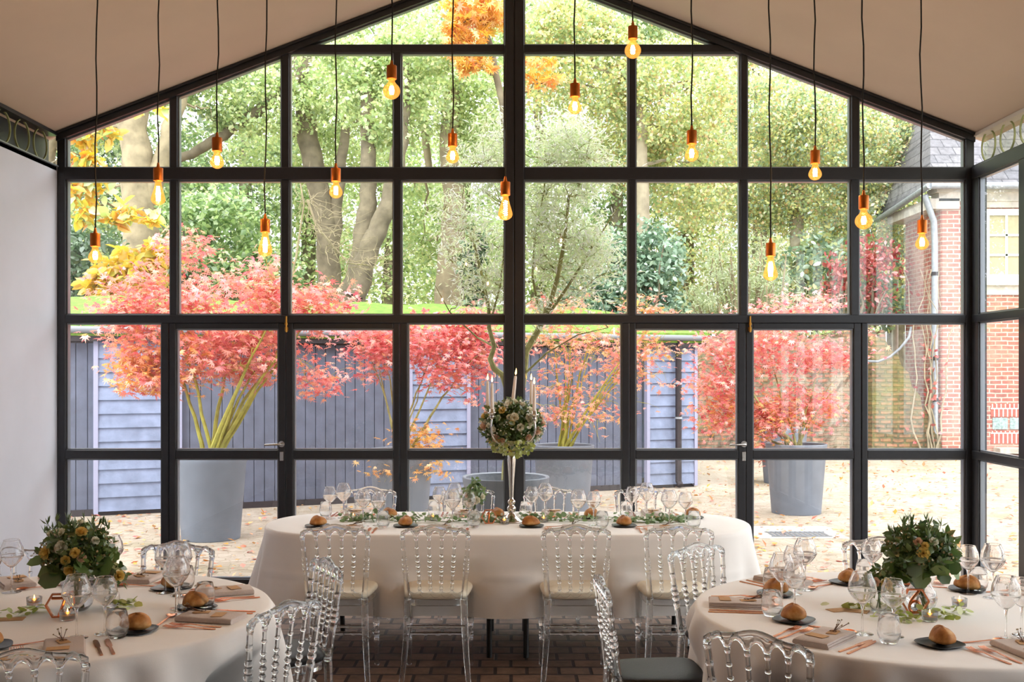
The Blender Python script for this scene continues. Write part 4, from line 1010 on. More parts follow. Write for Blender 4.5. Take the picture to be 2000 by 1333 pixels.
# ------------------------------------------------------------------ tables and cloths
ZT = .755
def on_table(px, py, z=ZT):
    d = FPX*(EYE-z)/(py-CY); return Vector(((px-CX)*d/FPX, d, z))
LT, RT, RR = Vector((-1.79, 4.2, 0)), Vector((1.56, 4.22, 0)), .83
HC, HA, HB = Vector((-.025, 6.68, 0)), 1.49, .52

def round_cloth(name, label, c, R, hem, seed, push, folds=23):
    rg = np.random.default_rng(seed); n = 300; ph = rg.uniform(0, 6.28, 6)
    rows = []
    for f in (0.001, .3, .6, .85, .95): rows.append([(f*R*math.cos(2*PI*k/n), f*R*math.sin(2*PI*k/n), .7535) for k in range(n+1)])
    for f, z in ((.985, .7530), (.997, .7495), (1.004, .742)): rows.append([(f*R*math.cos(2*PI*k/n), f*R*math.sin(2*PI*k/n), z) for k in range(n+1)])
    m = 26
    for i in range(1, m+1):
        t = i/m; z = .742 - (.742-hem)*t; row = []
        for k in range(n+1):
            a = 2*PI*k/n
            w = math.sin(folds*a+ph[0]+.6*math.sin(3*a+ph[1])) + .5*math.sin((folds*1.0+6)*a+ph[2]) + .35*math.sin(5*a+ph[3])
            w = math.copysign(abs(w)**.8, w)
            r = R*1.004 + .012*t + t**.55*(.046*w + .062)
            for (pa, dist, zt) in push:
                da = (a-pa+PI) % (2*PI) - PI
                g = math.exp(-(da/.22)**4)*min(1, max(0, (zt+.16-z)/.16))
                if r > dist: r = r + (dist - r)*g
            row.append((r*math.cos(a), r*math.sin(a), z))
        rows.append(row)
    b = MB(); b.grid([r[:-1]+[r[0]] for r in rows])
    o = b.build(name, M['linen'], None, 'all', True); o.location = c
    return tag(o, label, 'tablecloth', 'white linen tablecloths')

def sup(a, half_l, half_d, p=2.0):
    """outline of the oval table: straight sides and rounded ends"""
    s = half_l - .56; cx = math.cos(a); sy = math.sin(a)
    e = 2/2.15
    x = math.copysign(abs(cx)**e, cx); y = math.copysign(abs(sy)**e, sy)
    return (s*max(-1, min(1, cx*3.2)) + (half_l-s)*x, half_d*y)

def oval_cloth(label, push):
    n = 420; rows = []; rg = np.random.default_rng(9); ph = rg.uniform(0, 6.28, 5)
    ang_ = [2*PI*k/n for k in range(n+1)]
    for f in (.001, .4, .7, .9): rows.append([(sup(a, HA, HB)[0]*f, sup(a, HA, HB)[1]*f, .7535) for a in ang_])
    for dd, z in ((-.008, .7530), (-.001, .7490), (.004, .741)): rows.append([(sup(a, HA+dd, HB+dd)[0], sup(a, HA+dd, HB+dd)[1], z) for a in ang_])
    m = 24
    for i in range(1, m+1):
        t = i/m; z = .741-(.741-.275)*t; row = []
        for a in ang_:
            end = abs(math.cos(a))**4
            side = 1-end
            w = math.sin(9*a+ph[0]) + .6*math.sin(14*a+ph[1])
            fl = .006 + t*(.012*side + end*(.090 + .045*w)) + .004*t*math.sin(23*a)
            x, y = sup(a, HA+fl, HB+fl*.8)
            # pressed crease of the folded linen
            y += (-.010*math.exp(-((z-.515)/.012)**2) - .006*sum(math.exp(-((x-q)/.012)**2) for q in (-.82, -.30, .22, .74)))*(1 if y < 0 else -1)*side*min(1, t*4)
            for (pxx, dist) in push:
                if y < 0:
                    g = math.exp(-((x-pxx)/.22)**4)*min(1, max(0, (.62-z)/.1)); y += max(0, dist - (-(-HB)) if False else 0)*g
                    y = y + (max(y, -dist)-y)*g
            zz = z - (.03*end*math.sin(2*a+.6) if t == 1 else .03*end*t*math.sin(2*a+.6))
            row.append((x, y, zz))
        rows.append(row)
    b = MB(); b.grid(rows)
    o = b.build('tablecloth', M['linen'], None, 'all', True); o.location = HC
    return tag(o, label, 'tablecloth', 'white linen tablecloths')

# ------------------------------------------------------------------ clear turned chairs
def bk(z): return (-.055*(z-.44)/.43, .150+.030*(z-.44)/.43)      # lean and half width of the back at height z
CH = {}
def beads(base, lst, k=1.0):
    """turned profile over 0..1: base radius and bumps (t, radius, half-length)"""
    pr = []; ts = sorted(set([0, 1] + [round(t+dt*h, 4) for t, r, h in lst for dt in (-1, -.6, 0, .6, 1)] + [i/12 for i in range(13)]))
    for t in ts:
        r = base(t) if callable(base) else base
        for tt, rb, h in lst:
            q = abs(t-tt)/h
            if q < 1.001: r = max(r, r + (rb-r)*max(0, 1-q*q))
        pr.append((t, r*k))
    return pr
SPB = [(.04, .011, .03), (.16, .0125, .022), (.30, .0115, .02), (.38, .0135, .03), (.47, .0145, .035), (.56, .0135, .03), (.65, .012, .02), (.80, .0115, .02), (.96, .011, .03)]
def mk(nm, fn_, mat='acrylic', smooth=True):
    b = MB(); fn_(b); CH[nm] = b.mesh(nm, M[mat], smooth)
TX = [-.176, -.1056, -.0352, .0352, .1056, .176]
def top_rail(b):
    up = [(0, .870), (.02, .8685), (.045, .862), (.07, .8535), (.095, .848), (.115, .8465), (.135, .8440), (.155, .8385), (.172, .8375), (.183, .834), (.186, .826)]
    right = [(x, z) for x, z in up]; left = [(-x, z) for x, z in up[1:]][::-1]
    topc = left + right                                            # left end .. right end
    lo = [(-.186, .797)]
    lowc = []
    for i in range(5):
        x0, x1 = TX[i]+.008, TX[i+1]-.008
        for j in range(9):
            q = j/8; lowc.append((x0+(x1-x0)*q, .795+.030*math.sin(PI*q)**.75))
    lowc = [(-.186, .795)] + lowc + [(.186, .795)]
    fn_ = lambda u, v, w: (u, bk(v)[0]+w, v)
    # strips between lower and upper edge
    def top_at(x):
        for (xa, za), (xb, zb) in zip(topc, topc[1:]):
            if xa <= x <= xb: return za + (zb-za)*(x-xa)/max(1e-9, xb-xa)
        return topc[-1][1]
    sec = []                                                       # rounded edges top and bottom, thinner web between
    n = len(lowc); V = []; K = None
    for (x, z) in lowc:
        zt = top_at(x); r = .0115; web = .0075
        pts = [(-web, z+r*1.9)] + [(r*math.cos(a), z+r+r*math.sin(a)) for a in [PI+PI*q/6 for q in range(7)]] + [(web, z+r*1.9), (web, zt-r*1.9)]
        pts += [(r*math.cos(a), zt-r+r*math.sin(a)) for a in [PI*q/6 for q in range(7)]] + [(-web, zt-r*1.9)]
        K = len(pts); V += [fn_(x, v, w) for w, v in pts]
    F = []
    for i in range(n-1):
        if lowc[i+1][0]-lowc[i][0] < 1e-6: continue
        for j in range(K): F.append((i*K+j, i*K+(j+1) % K, (i+1)*K+(j+1) % K, (i+1)*K+j))
    F += [tuple(range(K)), tuple((n-1)*K+q for q in range(K))[::-1]]
    b.add(V, F)
mk('top_rail', top_rail)
def lower_rail(b):
    X = [-.146, -.087, -.029, .029, .087, .146]; P = []
    for i in range(5):
        for j in range(8):
            q = j/8; P.append((X[i]+(X[i+1]-X[i])*q, .502-.018*math.sin(PI*q)**.8))
    P.append((X[-1], .502)); V = []
    for (x, z) in P: V += [(x, bk(z)[0]-.010, z-.022), (x, bk(z)[0]-.010, z), (x, bk(z)[0]+.010, z), (x, bk(z)[0]+.010, z-.022)]
    n = len(P); b.add(V, [(i*4+j, i*4+(j+1) % 4, (i+1)*4+(j+1) % 4, (i+1)*4+j) for i in range(n-1) for j in range(4)] + [(0, 1, 2, 3), ((n-1)*4+3, (n-1)*4+2, (n-1)*4+1, (n-1)*4)])
mk('lower_rail', lower_rail)
XS = [-.087, -.029, .029, .087]
for i, x in enumerate(XS):
    mk('spindle%d' % i, lambda b: b.lathe(beads(.0078, SPB), 10, (x, bk(.498)[0], .498), (TX[i+1], bk(.80)[0], .80)))
for sg in (-1, 1):
    mk('post%d' % sg, lambda b: b.lathe(beads(lambda t: .0165-.005*min(1, t*1.4), [(.42, .0165, .03), (.50, .018, .03), (.57, .017, .03), (.64, .0155, .025), (.80, .014, .02), (.97, .014, .03)]), 12, (sg*.152, bk(.45)[0], .45), (sg*.1785, bk(.805)[0], .805)))
    mk('rear_leg%d' % sg, lambda b: b.tube([(sg*.152, 0, .462), (sg*.155, -.004, .36), (sg*.160, -.018, .24), (sg*.170, -.048, .12), (sg*.182, -.085, 0)], [.0195, .0185, .0172, .0155, .013], 8))
    mk('front_leg%d' % sg, lambda b: b.lathe(beads(lambda t: .0125+.006*t if t < .8 else .0195, [(.04, .015, .03), (.42, .018, .02), (.47, .017, .02), (.62, .0215, .08), (.78, .021, .025)]), 12, (sg*.178, .338, 0), (sg*.172, .335, .418)))
    mk('side_stretcher%d' % sg, lambda b: b.lathe(beads(.0085, [(.3, .0125, .04), (.5, .0145, .06), (.7, .0125, .04)]), 10, (sg*.163, -.022, .235), (sg*.176, .335, .215)))
mk('rear_stretcher', lambda b: b.lathe(beads(.0085, [(.3, .012, .04), (.5, .014, .06), (.7, .012, .04)]), 10, (-.158, -.011, .305), (.158, -.011, .305)))
mk('cross_stretcher', lambda b: b.lathe(beads(.0085, [(.3, .012, .04), (.5, .014, .06), (.7, .012, .04)]), 10, (-.17, .16, .225), (.17, .16, .225)))
def seat_outline(grow, n=48):
    out = []
    for k in range(n):
        a = 2*PI*k/n; c, s_ = math.cos(a), math.sin(a)
        x = math.copysign(abs(c)**.42, c); y = math.copysign(abs(s_)**.42, s_)
        yy = .18+(.178+grow)*y; hw = .158+.030*(yy/.36)+grow
        out.append((x*hw, yy))
    return out
mk('seat_frame', lambda b: b.ring(seat_outline(0), seat_outline(-.03), lambda u, v, w: (u, v, w), .412, .446))
def cushion(b):
    n = 48; V = []; lay = [(-.012, .4465), (.006, .452), (.010, .462), (.008, .474), (-.002, .484), (-.022, .4895), (-.06, .4925), (-.11, .494)]
    for g, z in lay: V += [(x, y, z) for x, y in seat_outline(g, n)]
    m = len(lay); F = [(i*n+k, i*n+(k+1) % n, (i+1)*n+(k+1) % n, (i+1)*n+k) for i in range(m-1) for k in range(n)]
    F += [tuple(range(n))[::-1], tuple((m-1)*n+k for k in range(n))]; b.add(V, F)
mk('cushion_cream', cushion, 'cushion_cream', 'all'); mk('cushion_black', cushion, 'cushion_black', 'all')

def chair(p, face, label, seat='cream', group='clear turned banquet chairs'):
    t = thing('clear_chair', label, 'chair', (p[0], p[1], 0), math.atan2(-face[0], face[1]), group)
    ob('seat_cushion', CH['cushion_'+seat], t)['label'] = 'cream seat pad' if seat == 'cream' else 'black leather seat pad'
    for nm, key in (('seat_frame', 'seat_frame'), ('top_rail', 'top_rail'), ('lower_rail', 'lower_rail')): ob(nm, CH[key], t)
    for i in range(4): ob('spindle', CH['spindle%d' % i], t)
    for sg in (-1, 1):
        ob('back_post', CH['post%d' % sg], t); ob('leg', CH['rear_leg%d' % sg], t); ob('leg', CH['front_leg%d' % sg], t); ob('side_stretcher', CH['side_stretcher%d' % sg], t)
    ob('rear_stretcher', CH['rear_stretcher'], t); ob('cross_stretcher', CH['cross_stretcher'], t)
    return t
def chair_back(bx, by, face, label, seat):
    """place by the position of the middle of the top rail"""
    f = Vector(face).normalized(); return chair((bx+.052*f.x, by+.052*f.y), f, label, seat)

HF = [-.955, -.414, .347, .902]; HBX = [-1.014, -.311, .271, .919]
OW = ['leftmost', 'second from left', 'third from left', 'rightmost']
for x, w in zip(HF, OW): chair_back(x, 5.80, (0, 1), '%s clear chair with cream seat, near side of oval table' % w, 'cream')
for x, w in zip(HBX, OW): chair_back(x, 7.69, (0, -1), '%s clear chair behind the oval table, backed by the glass' % w, 'cream')
def to(c, p): return ((c.x-p[0]), (c.y-p[1]))
LCH = [((-1.46, 3.2), to(LT, (-1.46, 3.2)), 'clear chair cut by the bottom left corner of the photo'),
       ((-.81, 3.87), (-.84, .50), 'clear chair right of the left round table, nearer the camera'),
       ((-.82, 4.77), (-.87, -.49), 'clear chair seen edge on between left round table and oval table'),
       ((-1.624, 5.23), to(LT, (-1.624, 5.23)), 'clear chair on the window side of the left round table'),
       ((-2.37, 5.04), to(LT, (-2.37, 5.04)), 'clear chair against the pale wall behind the left bouquet')]
RCH = [((.777, 3.42), (.62, .78), 'clear chair nearest the camera, at the right round table'),
       ((.36, 4.35), (1, .06), 'clear chair with black seat seen side on at the right round table'),
       ((.885, 5.17), (.60, -.80), 'clear chair between the oval table and the right round table'),
       ((1.84, 5.36), to(RT, (1.84, 5.36)), 'clear chair on the window side of the right round table')]
pushes = {id(LT): [], id(RT): []}
for c, lst in ((LT, LCH), (RT, RCH)):
    for p, f, l_ in lst:
        chair_back(p[0], p[1], f, l_, 'black')
        v = Vector((p[0]-c.x, p[1]-c.y)); pushes[id(c)].append((math.atan2(v.y, v.x), v.length-.052-.372, .50))

def round_table(c, label):
    t = thing('round_table', label, 'table', c, 0, 'round dining tables')
    b = MB(); b.lathe([(.725, RR-.02), (.727, RR-.01), (.748, RR-.008), (.750, RR-.02)], 64); b.build('tabletop', M['chipboard'], t, True)
    for a in (.8, 2.37, 3.94, 5.5):
        b = MB(); b.tube([(.18*math.cos(a), .18*math.sin(a), .726), (.36*math.cos(a), .36*math.sin(a), 0)], .016, 8); b.build('leg', M['dark_metal'], t, True)
round_table(LT, 'left round dining table under a white cloth'); round_table(RT, 'right round dining table under a white cloth')
round_cloth('tablecloth', 'white linen cloth falling in folds over the left round table', LT, RR, .12, 4, pushes[id(LT)])
round_cloth('tablecloth', 'white linen cloth over the right round table', RT, RR, .12, 7, pushes[id(RT)])
t = thing('oval_table', 'long oval head table on black metal legs before the glass wall', 'table', HC)
b = MB(); b.prism([sup(2*PI*k/120, HA-.012, HB-.012) for k in range(120)], lambda u, v, w: (u, v, w), .725, .75); b.build('tabletop', M['chipboard'], t)
for x in (-1.1, -.111, .110, 1.1):
    for y, dx in ((-.33, .0), (.33, .0)):
        b = MB(); b.tube([(x+.0, y*.8, .726), (x*.98, y, 0)], .0165, 10); b.build('leg', M['dark_metal'], t, True)
oval_cloth('white linen cloth hanging straight over the long oval table', [(x-HC.x, HC.y-(5.80+.052+.374)) for x in HF])

# ------------------------------------------------------------------ tableware meshes
TW = {}
def tw(nm, fn_, mat, smooth=True):
    b = MB(); fn_(b); TW[nm] = b.mesh(nm, M[mat], smooth)
def bowl_prof(rm, rr_, h0, h1, hs, th=.0016):
    """angular wine bowl: cone up to the shoulder hs, then tapering in to the rim"""
    outer = [(h0, .0045), (h0+.004, .012), (h0+.012, .022), (hs-.020, rm*.80), (hs-.008, rm*.95), (hs, rm), (hs+.008, rm*.985), (hs+.03, rm*.925), ((hs+h1)/2+.01, (rm+rr_)/2*.985), (h1-.004, rr_+.0006), (h1, rr_)]
    outer = refine(outer, 2)
    inner = [(h+ (.003 if h < hs else 0), max(.0006, r-th)) for h, r in outer if h > h0+.003][::-1]
    return outer + [(h1+.0006, rr_-th/2)] + inner + [(h0+.0055, .0005)]
def add_wine(kind, H_, rm, rr_, hb, hs, rf_):
    tw(kind+'_bowl', lambda b: b.lathe([(hb, .0005)] + bowl_prof(rm, rr_, hb, H_, hs), 32), 'glass', 'all')
    tw(kind+'_stem', lambda b: b.lathe([(.006, .0062), (.014, .0042), (.03, .0036), (hb-.02, .0038), (hb-.004, .0055), (hb+.0005, .0075)], 12), 'glass', True)
    tw(kind+'_foot', lambda b: b.lathe([(0, rf_-.001), (.001, rf_), (.0022, rf_-.001), (.004, rf_*.5), (.0065, .008), (.0075, .004)], 32), 'glass', True)
add_wine('large', .222, .0500, .0330, .105, .158, .039)
add_wine('small', .203, .0435, .0300, .100, .146, .036)
tw('tumbler', lambda b: b.lathe([(0, .001), (0, .024), (.004, .029), (.02, .0365), (.042, .0405), (.07, .0375), (.098, .031), (.0985, .0304), (.098, .0297), (.07, .0362), (.042, .0392), (.02, .0352), (.010, .024), (.009, .0005)], 32), 'glass', 'all')
def sag(b, pts, hw, th, z):
    """flat strip with varying half width hw(i) and height z(i) along y"""
    V = []
    for y, w, h in zip(pts, hw, z): V += [(-w, y, h), (w, y, h), (w, y, h+th), (-w, y, h+th)]
    n = len(pts); b.add(V, [(i*4+j, i*4+(j+1) % 4, (i+1)*4+(j+1) % 4, (i+1)*4+j) for i in range(n-1) for j in range(4)] + [(3, 2, 1, 0), ((n-1)*4, (n-1)*4+1, (n-1)*4+2, (n-1)*4+3)])
def fork(b):
    sag(b, [-.10, -.09, -.03, .02, .035, .045, .055], [.004, .0055, .0042, .0035, .008, .0115, .0118], .0022, [.0005, .0005, .003, .007, .006, .0045, .004])
    for k in range(4):
        x = -.0103+.00687*k; o = len(b.v)
        V = []
        for y, h in ((.055, .004), (.075, .0035), (.10, .007)): V += [(x-.0016, y, h), (x+.0016, y, h), (x+.0016, y, h+.002), (x-.0016, y, h+.002)]
        b.add(V, [(i*4+j, i*4+(j+1) % 4, (i+1)*4+(j+1) % 4, (i+1)*4+j) for i in range(2) for j in range(4)] + [(3, 2, 1, 0), (8, 9, 10, 11)])
tw('fork', fork, 'copper')
tw('knife', lambda b: sag(b, [-.11, -.105, -.02, 0, .01, .06, .10, .115], [.004, .0055, .0048, .0042, .0085, .0095, .008, .002], .0024, [.0003]*8), 'copper')
def spoon(b):
    sag(b, [-.10, -.09, -.03, .02, .03], [.004, .0055, .0042, .0032, .004], .0022, [.0005, .0005, .003, .006, .005])
    rows = []
    for i in range(9):
        q = i/8; y = .027+.058*q; w = .0005+.0185*math.sin(PI*q)**.6
        rows.append([(w*x, y, .0015+.007*(x*x)*math.sin(PI*q)+.004*(1-math.sin(PI*q))) for x in (-1, -.6, -.2, .2, .6, 1)])
    b.grid(rows); b.grid([[(x, y, z+.0012) for x, y, z in r] for r in rows])
tw('spoon', spoon, 'copper')
def plate(b):
    V = []; n = 32; lay = [(.055, 0), (.062, .001), (.070, .006), (.0745, .0085), (.0735, .0098), (.066, .0072), (.056, .0042)]
    for r, z in lay:
        for k in range(n):
            a = 2*PI*k/n; c, s_ = math.cos(a), math.sin(a)
            q = (abs(c)**3+abs(s_)**3)**(-1/3)
            V.append((r*q*c, r*q*s_, z))
    m = len(lay); b.add(V, [(i*n+k, i*n+(k+1) % n, (i+1)*n+(k+1) % n, (i+1)*n+k) for i in range(m-1) for k in range(n)] + [tuple(range(n))[::-1], tuple((m-1)*n+k for k in range(n))])
tw('plate', plate, 'slate')
for v in range(3):
    rg = np.random.default_rng(60+v); ph = rg.uniform(0, 6, 6)
    def bread(b):
        nu, nv = 24, 14; V = []; F = []
        for i in range(nv+1):
            th = PI*i/nv
            for k in range(nu):
                a = 2*PI*k/nu
                r = 1+.06*math.sin(2*a+ph[0])+.05*math.sin(3*th+ph[1]+a)+.02*math.sin(7*a+ph[2])
                z = math.cos(th); z = z*.033 if z > 0 else z*.0145
                V.append((.052*r*math.sin(th)*math.cos(a), .042*r*math.sin(th)*math.sin(a), .019+z*r*1.25))
        for i in range(nv):
            for k in range(nu): F.append((i*nu+k, (i+1)*nu+k, (i+1)*nu+(k+1) % nu, i*nu+(k+1) % nu))
        b.add(V, F)
    tw('bread%d' % v, bread, 'bread', 'all')
def napkin(b):
    """linen folded in three: rounded fold on one long side, leaves on the other"""
    th = .0075; hw, hl = .066, .115; prof = []
    for i in range(9):
        a = PI/2 + PI*i/8; prof.append((-hw+.0105+.0105*math.cos(a), .0105+.0105*math.sin(a)))
    prof = prof + [(hw, 0), (hw+.001, .006), (hw-.002, .0065), (hw-.004, .0075), (hw-.001, .0085), (hw-.002, .0145), (hw-.006, .0150), (hw-.004, .016), (hw-.005, .0215)]
    prof = [(x, max(0, z)) for x, z in prof]
    n = len(prof); V = []
    Y = [-hl, -hl+.004, -.05, 0, .05, hl-.004, hl]
    for i, y in enumerate(Y):
        k = .86 if i in (0, 6) else 1
        V += [(x, y, z*k + .0015*math.sin(y*40+x*30)*(z > .012)) for x, z in prof]
    F = [(i*n+j, i*n+(j+1) % n, (i+1)*n+(j+1) % n, (i+1)*n+j) for i in range(len(Y)-1) for j in range(n)]
    F += [tuple(range(n))[::-1], tuple((len(Y)-1)*n+j for j in range(n))]; b.add(V, F)
tw('napkin', napkin, 'napkin', True)
tw('card', lambda b: b.rbox(-.036, .036, -.022, .022, 0, .0016, .0006), 'kraft', False)
tw('gift_tag', lambda b: b.prism([(-.018, -.032), (.018, -.032), (.018, .02), (.010, .032), (-.010, .032), (-.018, .02)], lambda u, v, w: (u, v, w), 0, .0016), 'kraft', False)
def sprig(b):
    rg = np.random.default_rng(90)
    for k in range(9):
        e = Vector((rg.normal()*.018, .04+.03*rg.random(), .008+.028*rg.random())); b.tube(bez((0, -.01, .003), (e.x*.3, .02, .006), e, 5), [.0011, .001, .0009, .0008, .0006], 4)
    b.tube([(.012*math.cos(a), -.012+.010*math.sin(a), .004) for a in [i*.5 for i in range(13)]], .0011, 4)
tw('sprig', sprig, 'twig')
def buds(b):
    rg = np.random.default_rng(90)
    for k in range(9):
        e = Vector((rg.normal()*.018, .04+.03*rg.random(), .008+.028*rg.random())); b.ball(e, .0026, nu=6, nv=4)
tw('buds', buds, 'tagleaf')

ZC = .7540
def lay(kind, p, rz, label, cat, group, name=None, z=ZC, scale=None):
    return tag(ob(name or kind.rstrip('012'), TW[kind], None, (p[0], p[1], z), rz, scale), label, cat, group)
def wine(kind, p, rz, label, group):
    t = thing('wine_glass', label, 'wine glass', (p[0], p[1], ZC), rz, group)
    for part in ('bowl', 'stem', 'foot'): ob(part, TW[kind+'_'+part], t)
prs = random.Random(12)
def setting(origin, fwd, where, table, edge=0.0, skip=(), wine_only=False, jit=1.0):
    """place setting; origin = point on the table edge, fwd = unit vector to the middle"""
    f = Vector((fwd[0], fwd[1])); r = Vector((f.y, -f.x)); rz = math.atan2(-f.x, f.y)
    def at(right, fw): return (origin[0]+r.x*right+f.x*fw+prs.uniform(-.008, .008), origin[1]+r.y*right+f.y*fw+prs.uniform(-.008, .008))
    g = ' on the '+table
    wine('large', at(.055, .335), prs.random()*6, 'large wine glass '+where, 'large wine glasses'+g)
    wine('small', at(.150, .375), prs.random()*6, 'smaller wine glass '+where, 'smaller wine glasses'+g)
    if wine_only: return
    lay('tumbler', at(.185, .285), 0, 'stemless water glass '+where, 'glass', 'water glasses'+g, 'water_glass')
    lay('napkin', at(0, .165), rz+prs.uniform(-.15, .15), 'folded taupe napkin '+where, 'napkin', 'napkins'+g)
    p = at(-.005, .125); lay('card', p, rz+PI+prs.uniform(-.2, .2), 'kraft place card '+where, 'place card', 'place cards'+g, 'place_card', ZC+.0228)
    p = at(.01, .215); a = rz+prs.uniform(-.9, .9)
    t = thing('gift_tag', 'dried sprig tag '+where, 'tag', (p[0], p[1], ZC+.0228), a, 'sprig tags'+g)
    ob('paper_tag', TW['gift_tag'], t); s_ = ob('sprig', TW['sprig'], t); s_.location = (0, .005, .0015); ob('buds', TW['buds'], s_)
    p = at(-.225, .335); v = prs.randrange(3)
    lay('plate', p, rz+prs.uniform(-.2, .2), 'black side plate '+where, 'plate', 'black side plates'+g, 'side_plate')
    lay('bread%d' % v, (p[0]+prs.uniform(-.008, .008), p[1]+prs.uniform(-.008, .008)), prs.random()*6, 'crusty bread roll '+where, 'bread', 'bread rolls'+g, 'bread_roll', ZC+.0045)
    for q, wd in ((-.115, 'inner'), (-.150, 'outer')):
        lay('fork', at(q, .165), rz+prs.uniform(-.06, .06), wd+' copper fork '+where, 'fork', 'copper forks'+g)
    for q, wd in ((.115, 'inner'), (.145, 'outer')):
        lay('knife', at(q, .16), rz+prs.uniform(-.06, .06), wd+' copper knife '+where, 'knife', 'copper knives'+g)
    lay('spoon', at(-.05, .325), rz-PI/2+prs.uniform(-.2, .2), 'copper dessert spoon '+where, 'spoon', 'copper spoons'+g)
for k, x in enumerate(HF):
    setting((x, HC.y-HB), (0, 1), 'before the %s near chair of the oval table' % OW[k], 'oval table')
for k, x in enumerate(HBX):
    setting((x, HC.y+HB), (0, -1), 'before the %s far chair of the oval table' % OW[k], 'oval table')
def ring_setting(c, deg, where, tb, **kw):
    a = math.radians(deg); setting((c.x+RR*math.cos(a), c.y+RR*math.sin(a)), (-math.cos(a), -math.sin(a)), where, tb, **kw)
ring_setting(RT, 225, 'before the chair nearest the camera, right table', 'right round table')
ring_setting(RT, 172, 'before the side-on chair, right table', 'right round table')
ring_setting(RT, 122, 'by the chair next to the oval table, right table', 'right round table')
ring_setting(RT, 70, 'before the window-side chair, right table', 'right round table')
ring_setting(RT, 22, 'at the far right rim, right table', 'right round table')
ring_setting(RT, 284, 'at the near right corner of the photo, right table', 'right round table')
ring_setting(LT, 295, 'before the bottom left chair, left table', 'left round table')
ring_setting(LT, 348, 'before the nearer right-hand chair, left table', 'left round table')
ring_setting(LT, 30, 'before the edge-on chair, left table', 'left round table')
ring_setting(LT, 78, 'before the window-side chair, left table', 'left round table')
ring_setting(LT, 126, 'before the chair at the wall, left table', 'left round table')
ring_setting(LT, 247, 'at the left edge of the photo, left table', 'left round table', wine_only=True)
# ------------------------------------------------------------------ flowers, candles, centrepieces
M['rose_white'] = leafy('ivory_rose_petals', [S(236, 226, 200), S(244, 236, 218), S(240, 230, 206)], .35)
M['rose_yellow'] = leafy('yellow_rose_petals', [S(226, 192, 96), S(238, 210, 124), S(232, 200, 110)], .35)
M['rose_blush'] = leafy('blush_rose_petals', [S(226, 184, 150), S(236, 200, 170), S(230, 192, 160)], .35)
M['bouquet_green'] = leafy('bouquet_foliage', [S(66, 92, 50), S(90, 118, 60), S(116, 140, 72), S(80, 104, 70)], .3, .35, .1)
M['eucalyptus'] = leafy('eucalyptus_leaves', [S(92, 122, 76), S(124, 152, 96), S(148, 170, 120), S(110, 142, 84), S(160, 180, 130)], .35, .4, .08)
M['hydrangea'] = leafy('lime_petals', [S(170, 184, 84), S(194, 202, 112), S(150, 164, 76), S(206, 206, 140)], .35)
M['gyp'] = leafy('tiny_white_blossom', [S(232, 226, 208), S(244, 240, 226)], .3)
M['waxbuds'] = leafy('brown_berries', [S(150, 124, 70), S(176, 148, 88), S(120, 96, 60)], .2)
rng = np.random.default_rng(303)
ROSE = {}
for kd in ('rose_white', 'rose_yellow', 'rose_blush'):
    b = MB(); rg = np.random.default_rng(5)
    for ringn, (cnt, r0, open_, h) in enumerate(((3, .22, .15, .95), (4, .42, .30, .95), (5, .64, .55, .85), (6, .86, .95, .66), (6, .98, 1.35, .42))):
        for k in range(cnt):
            a0 = 2*PI*k/cnt + ringn*.7 + rg.normal()*.1; rows = []
            for i in range(5):
                q = i/4; rows.append([])
                for j in range(5):
                    s_ = (j/4-.5)*2; wd = (1.25 if cnt < 5 else .95)*math.sin(PI*(.15+.75*q))**.6
                    rad = r0*(.25+.75*q**.8) + .10*open_*q*q; a = a0 + s_*wd*.75/ max(.5, .4+q)
                    z = -.35 + (h+.35)*q**.9 - open_*.22*q**3 - .05*s_*s_*q
                    rows[-1].append((rad*math.cos(a), rad*math.sin(a), z))
            b.grid(rows)
    b.ball((0, 0, -.38), .34, .34, .25, 8, 6)
    ROSE[kd] = b.mesh(kd, M[kd], 'all')
def rose(kind, parent, p, r, d):
    o = ob('rose', ROSE[kind], parent, p, None, r)
    o.rotation_mode = 'QUATERNION'; o.rotation_quaternion = Vector((0, 0, 1)).rotation_difference(Vector(d).normalized())
    o['label'] = {'rose_white': 'ivory rose', 'rose_yellow': 'yellow rose', 'rose_blush': 'blush rose'}[kind]
    return o

def sphere_pts(rg, n, r, zmin=-1.0):
    q = rg.normal(size=(n*4, 3)); q /= np.linalg.norm(q, axis=1, keepdims=True); q = q[q[:, 2] > zmin][:n]; return q*r

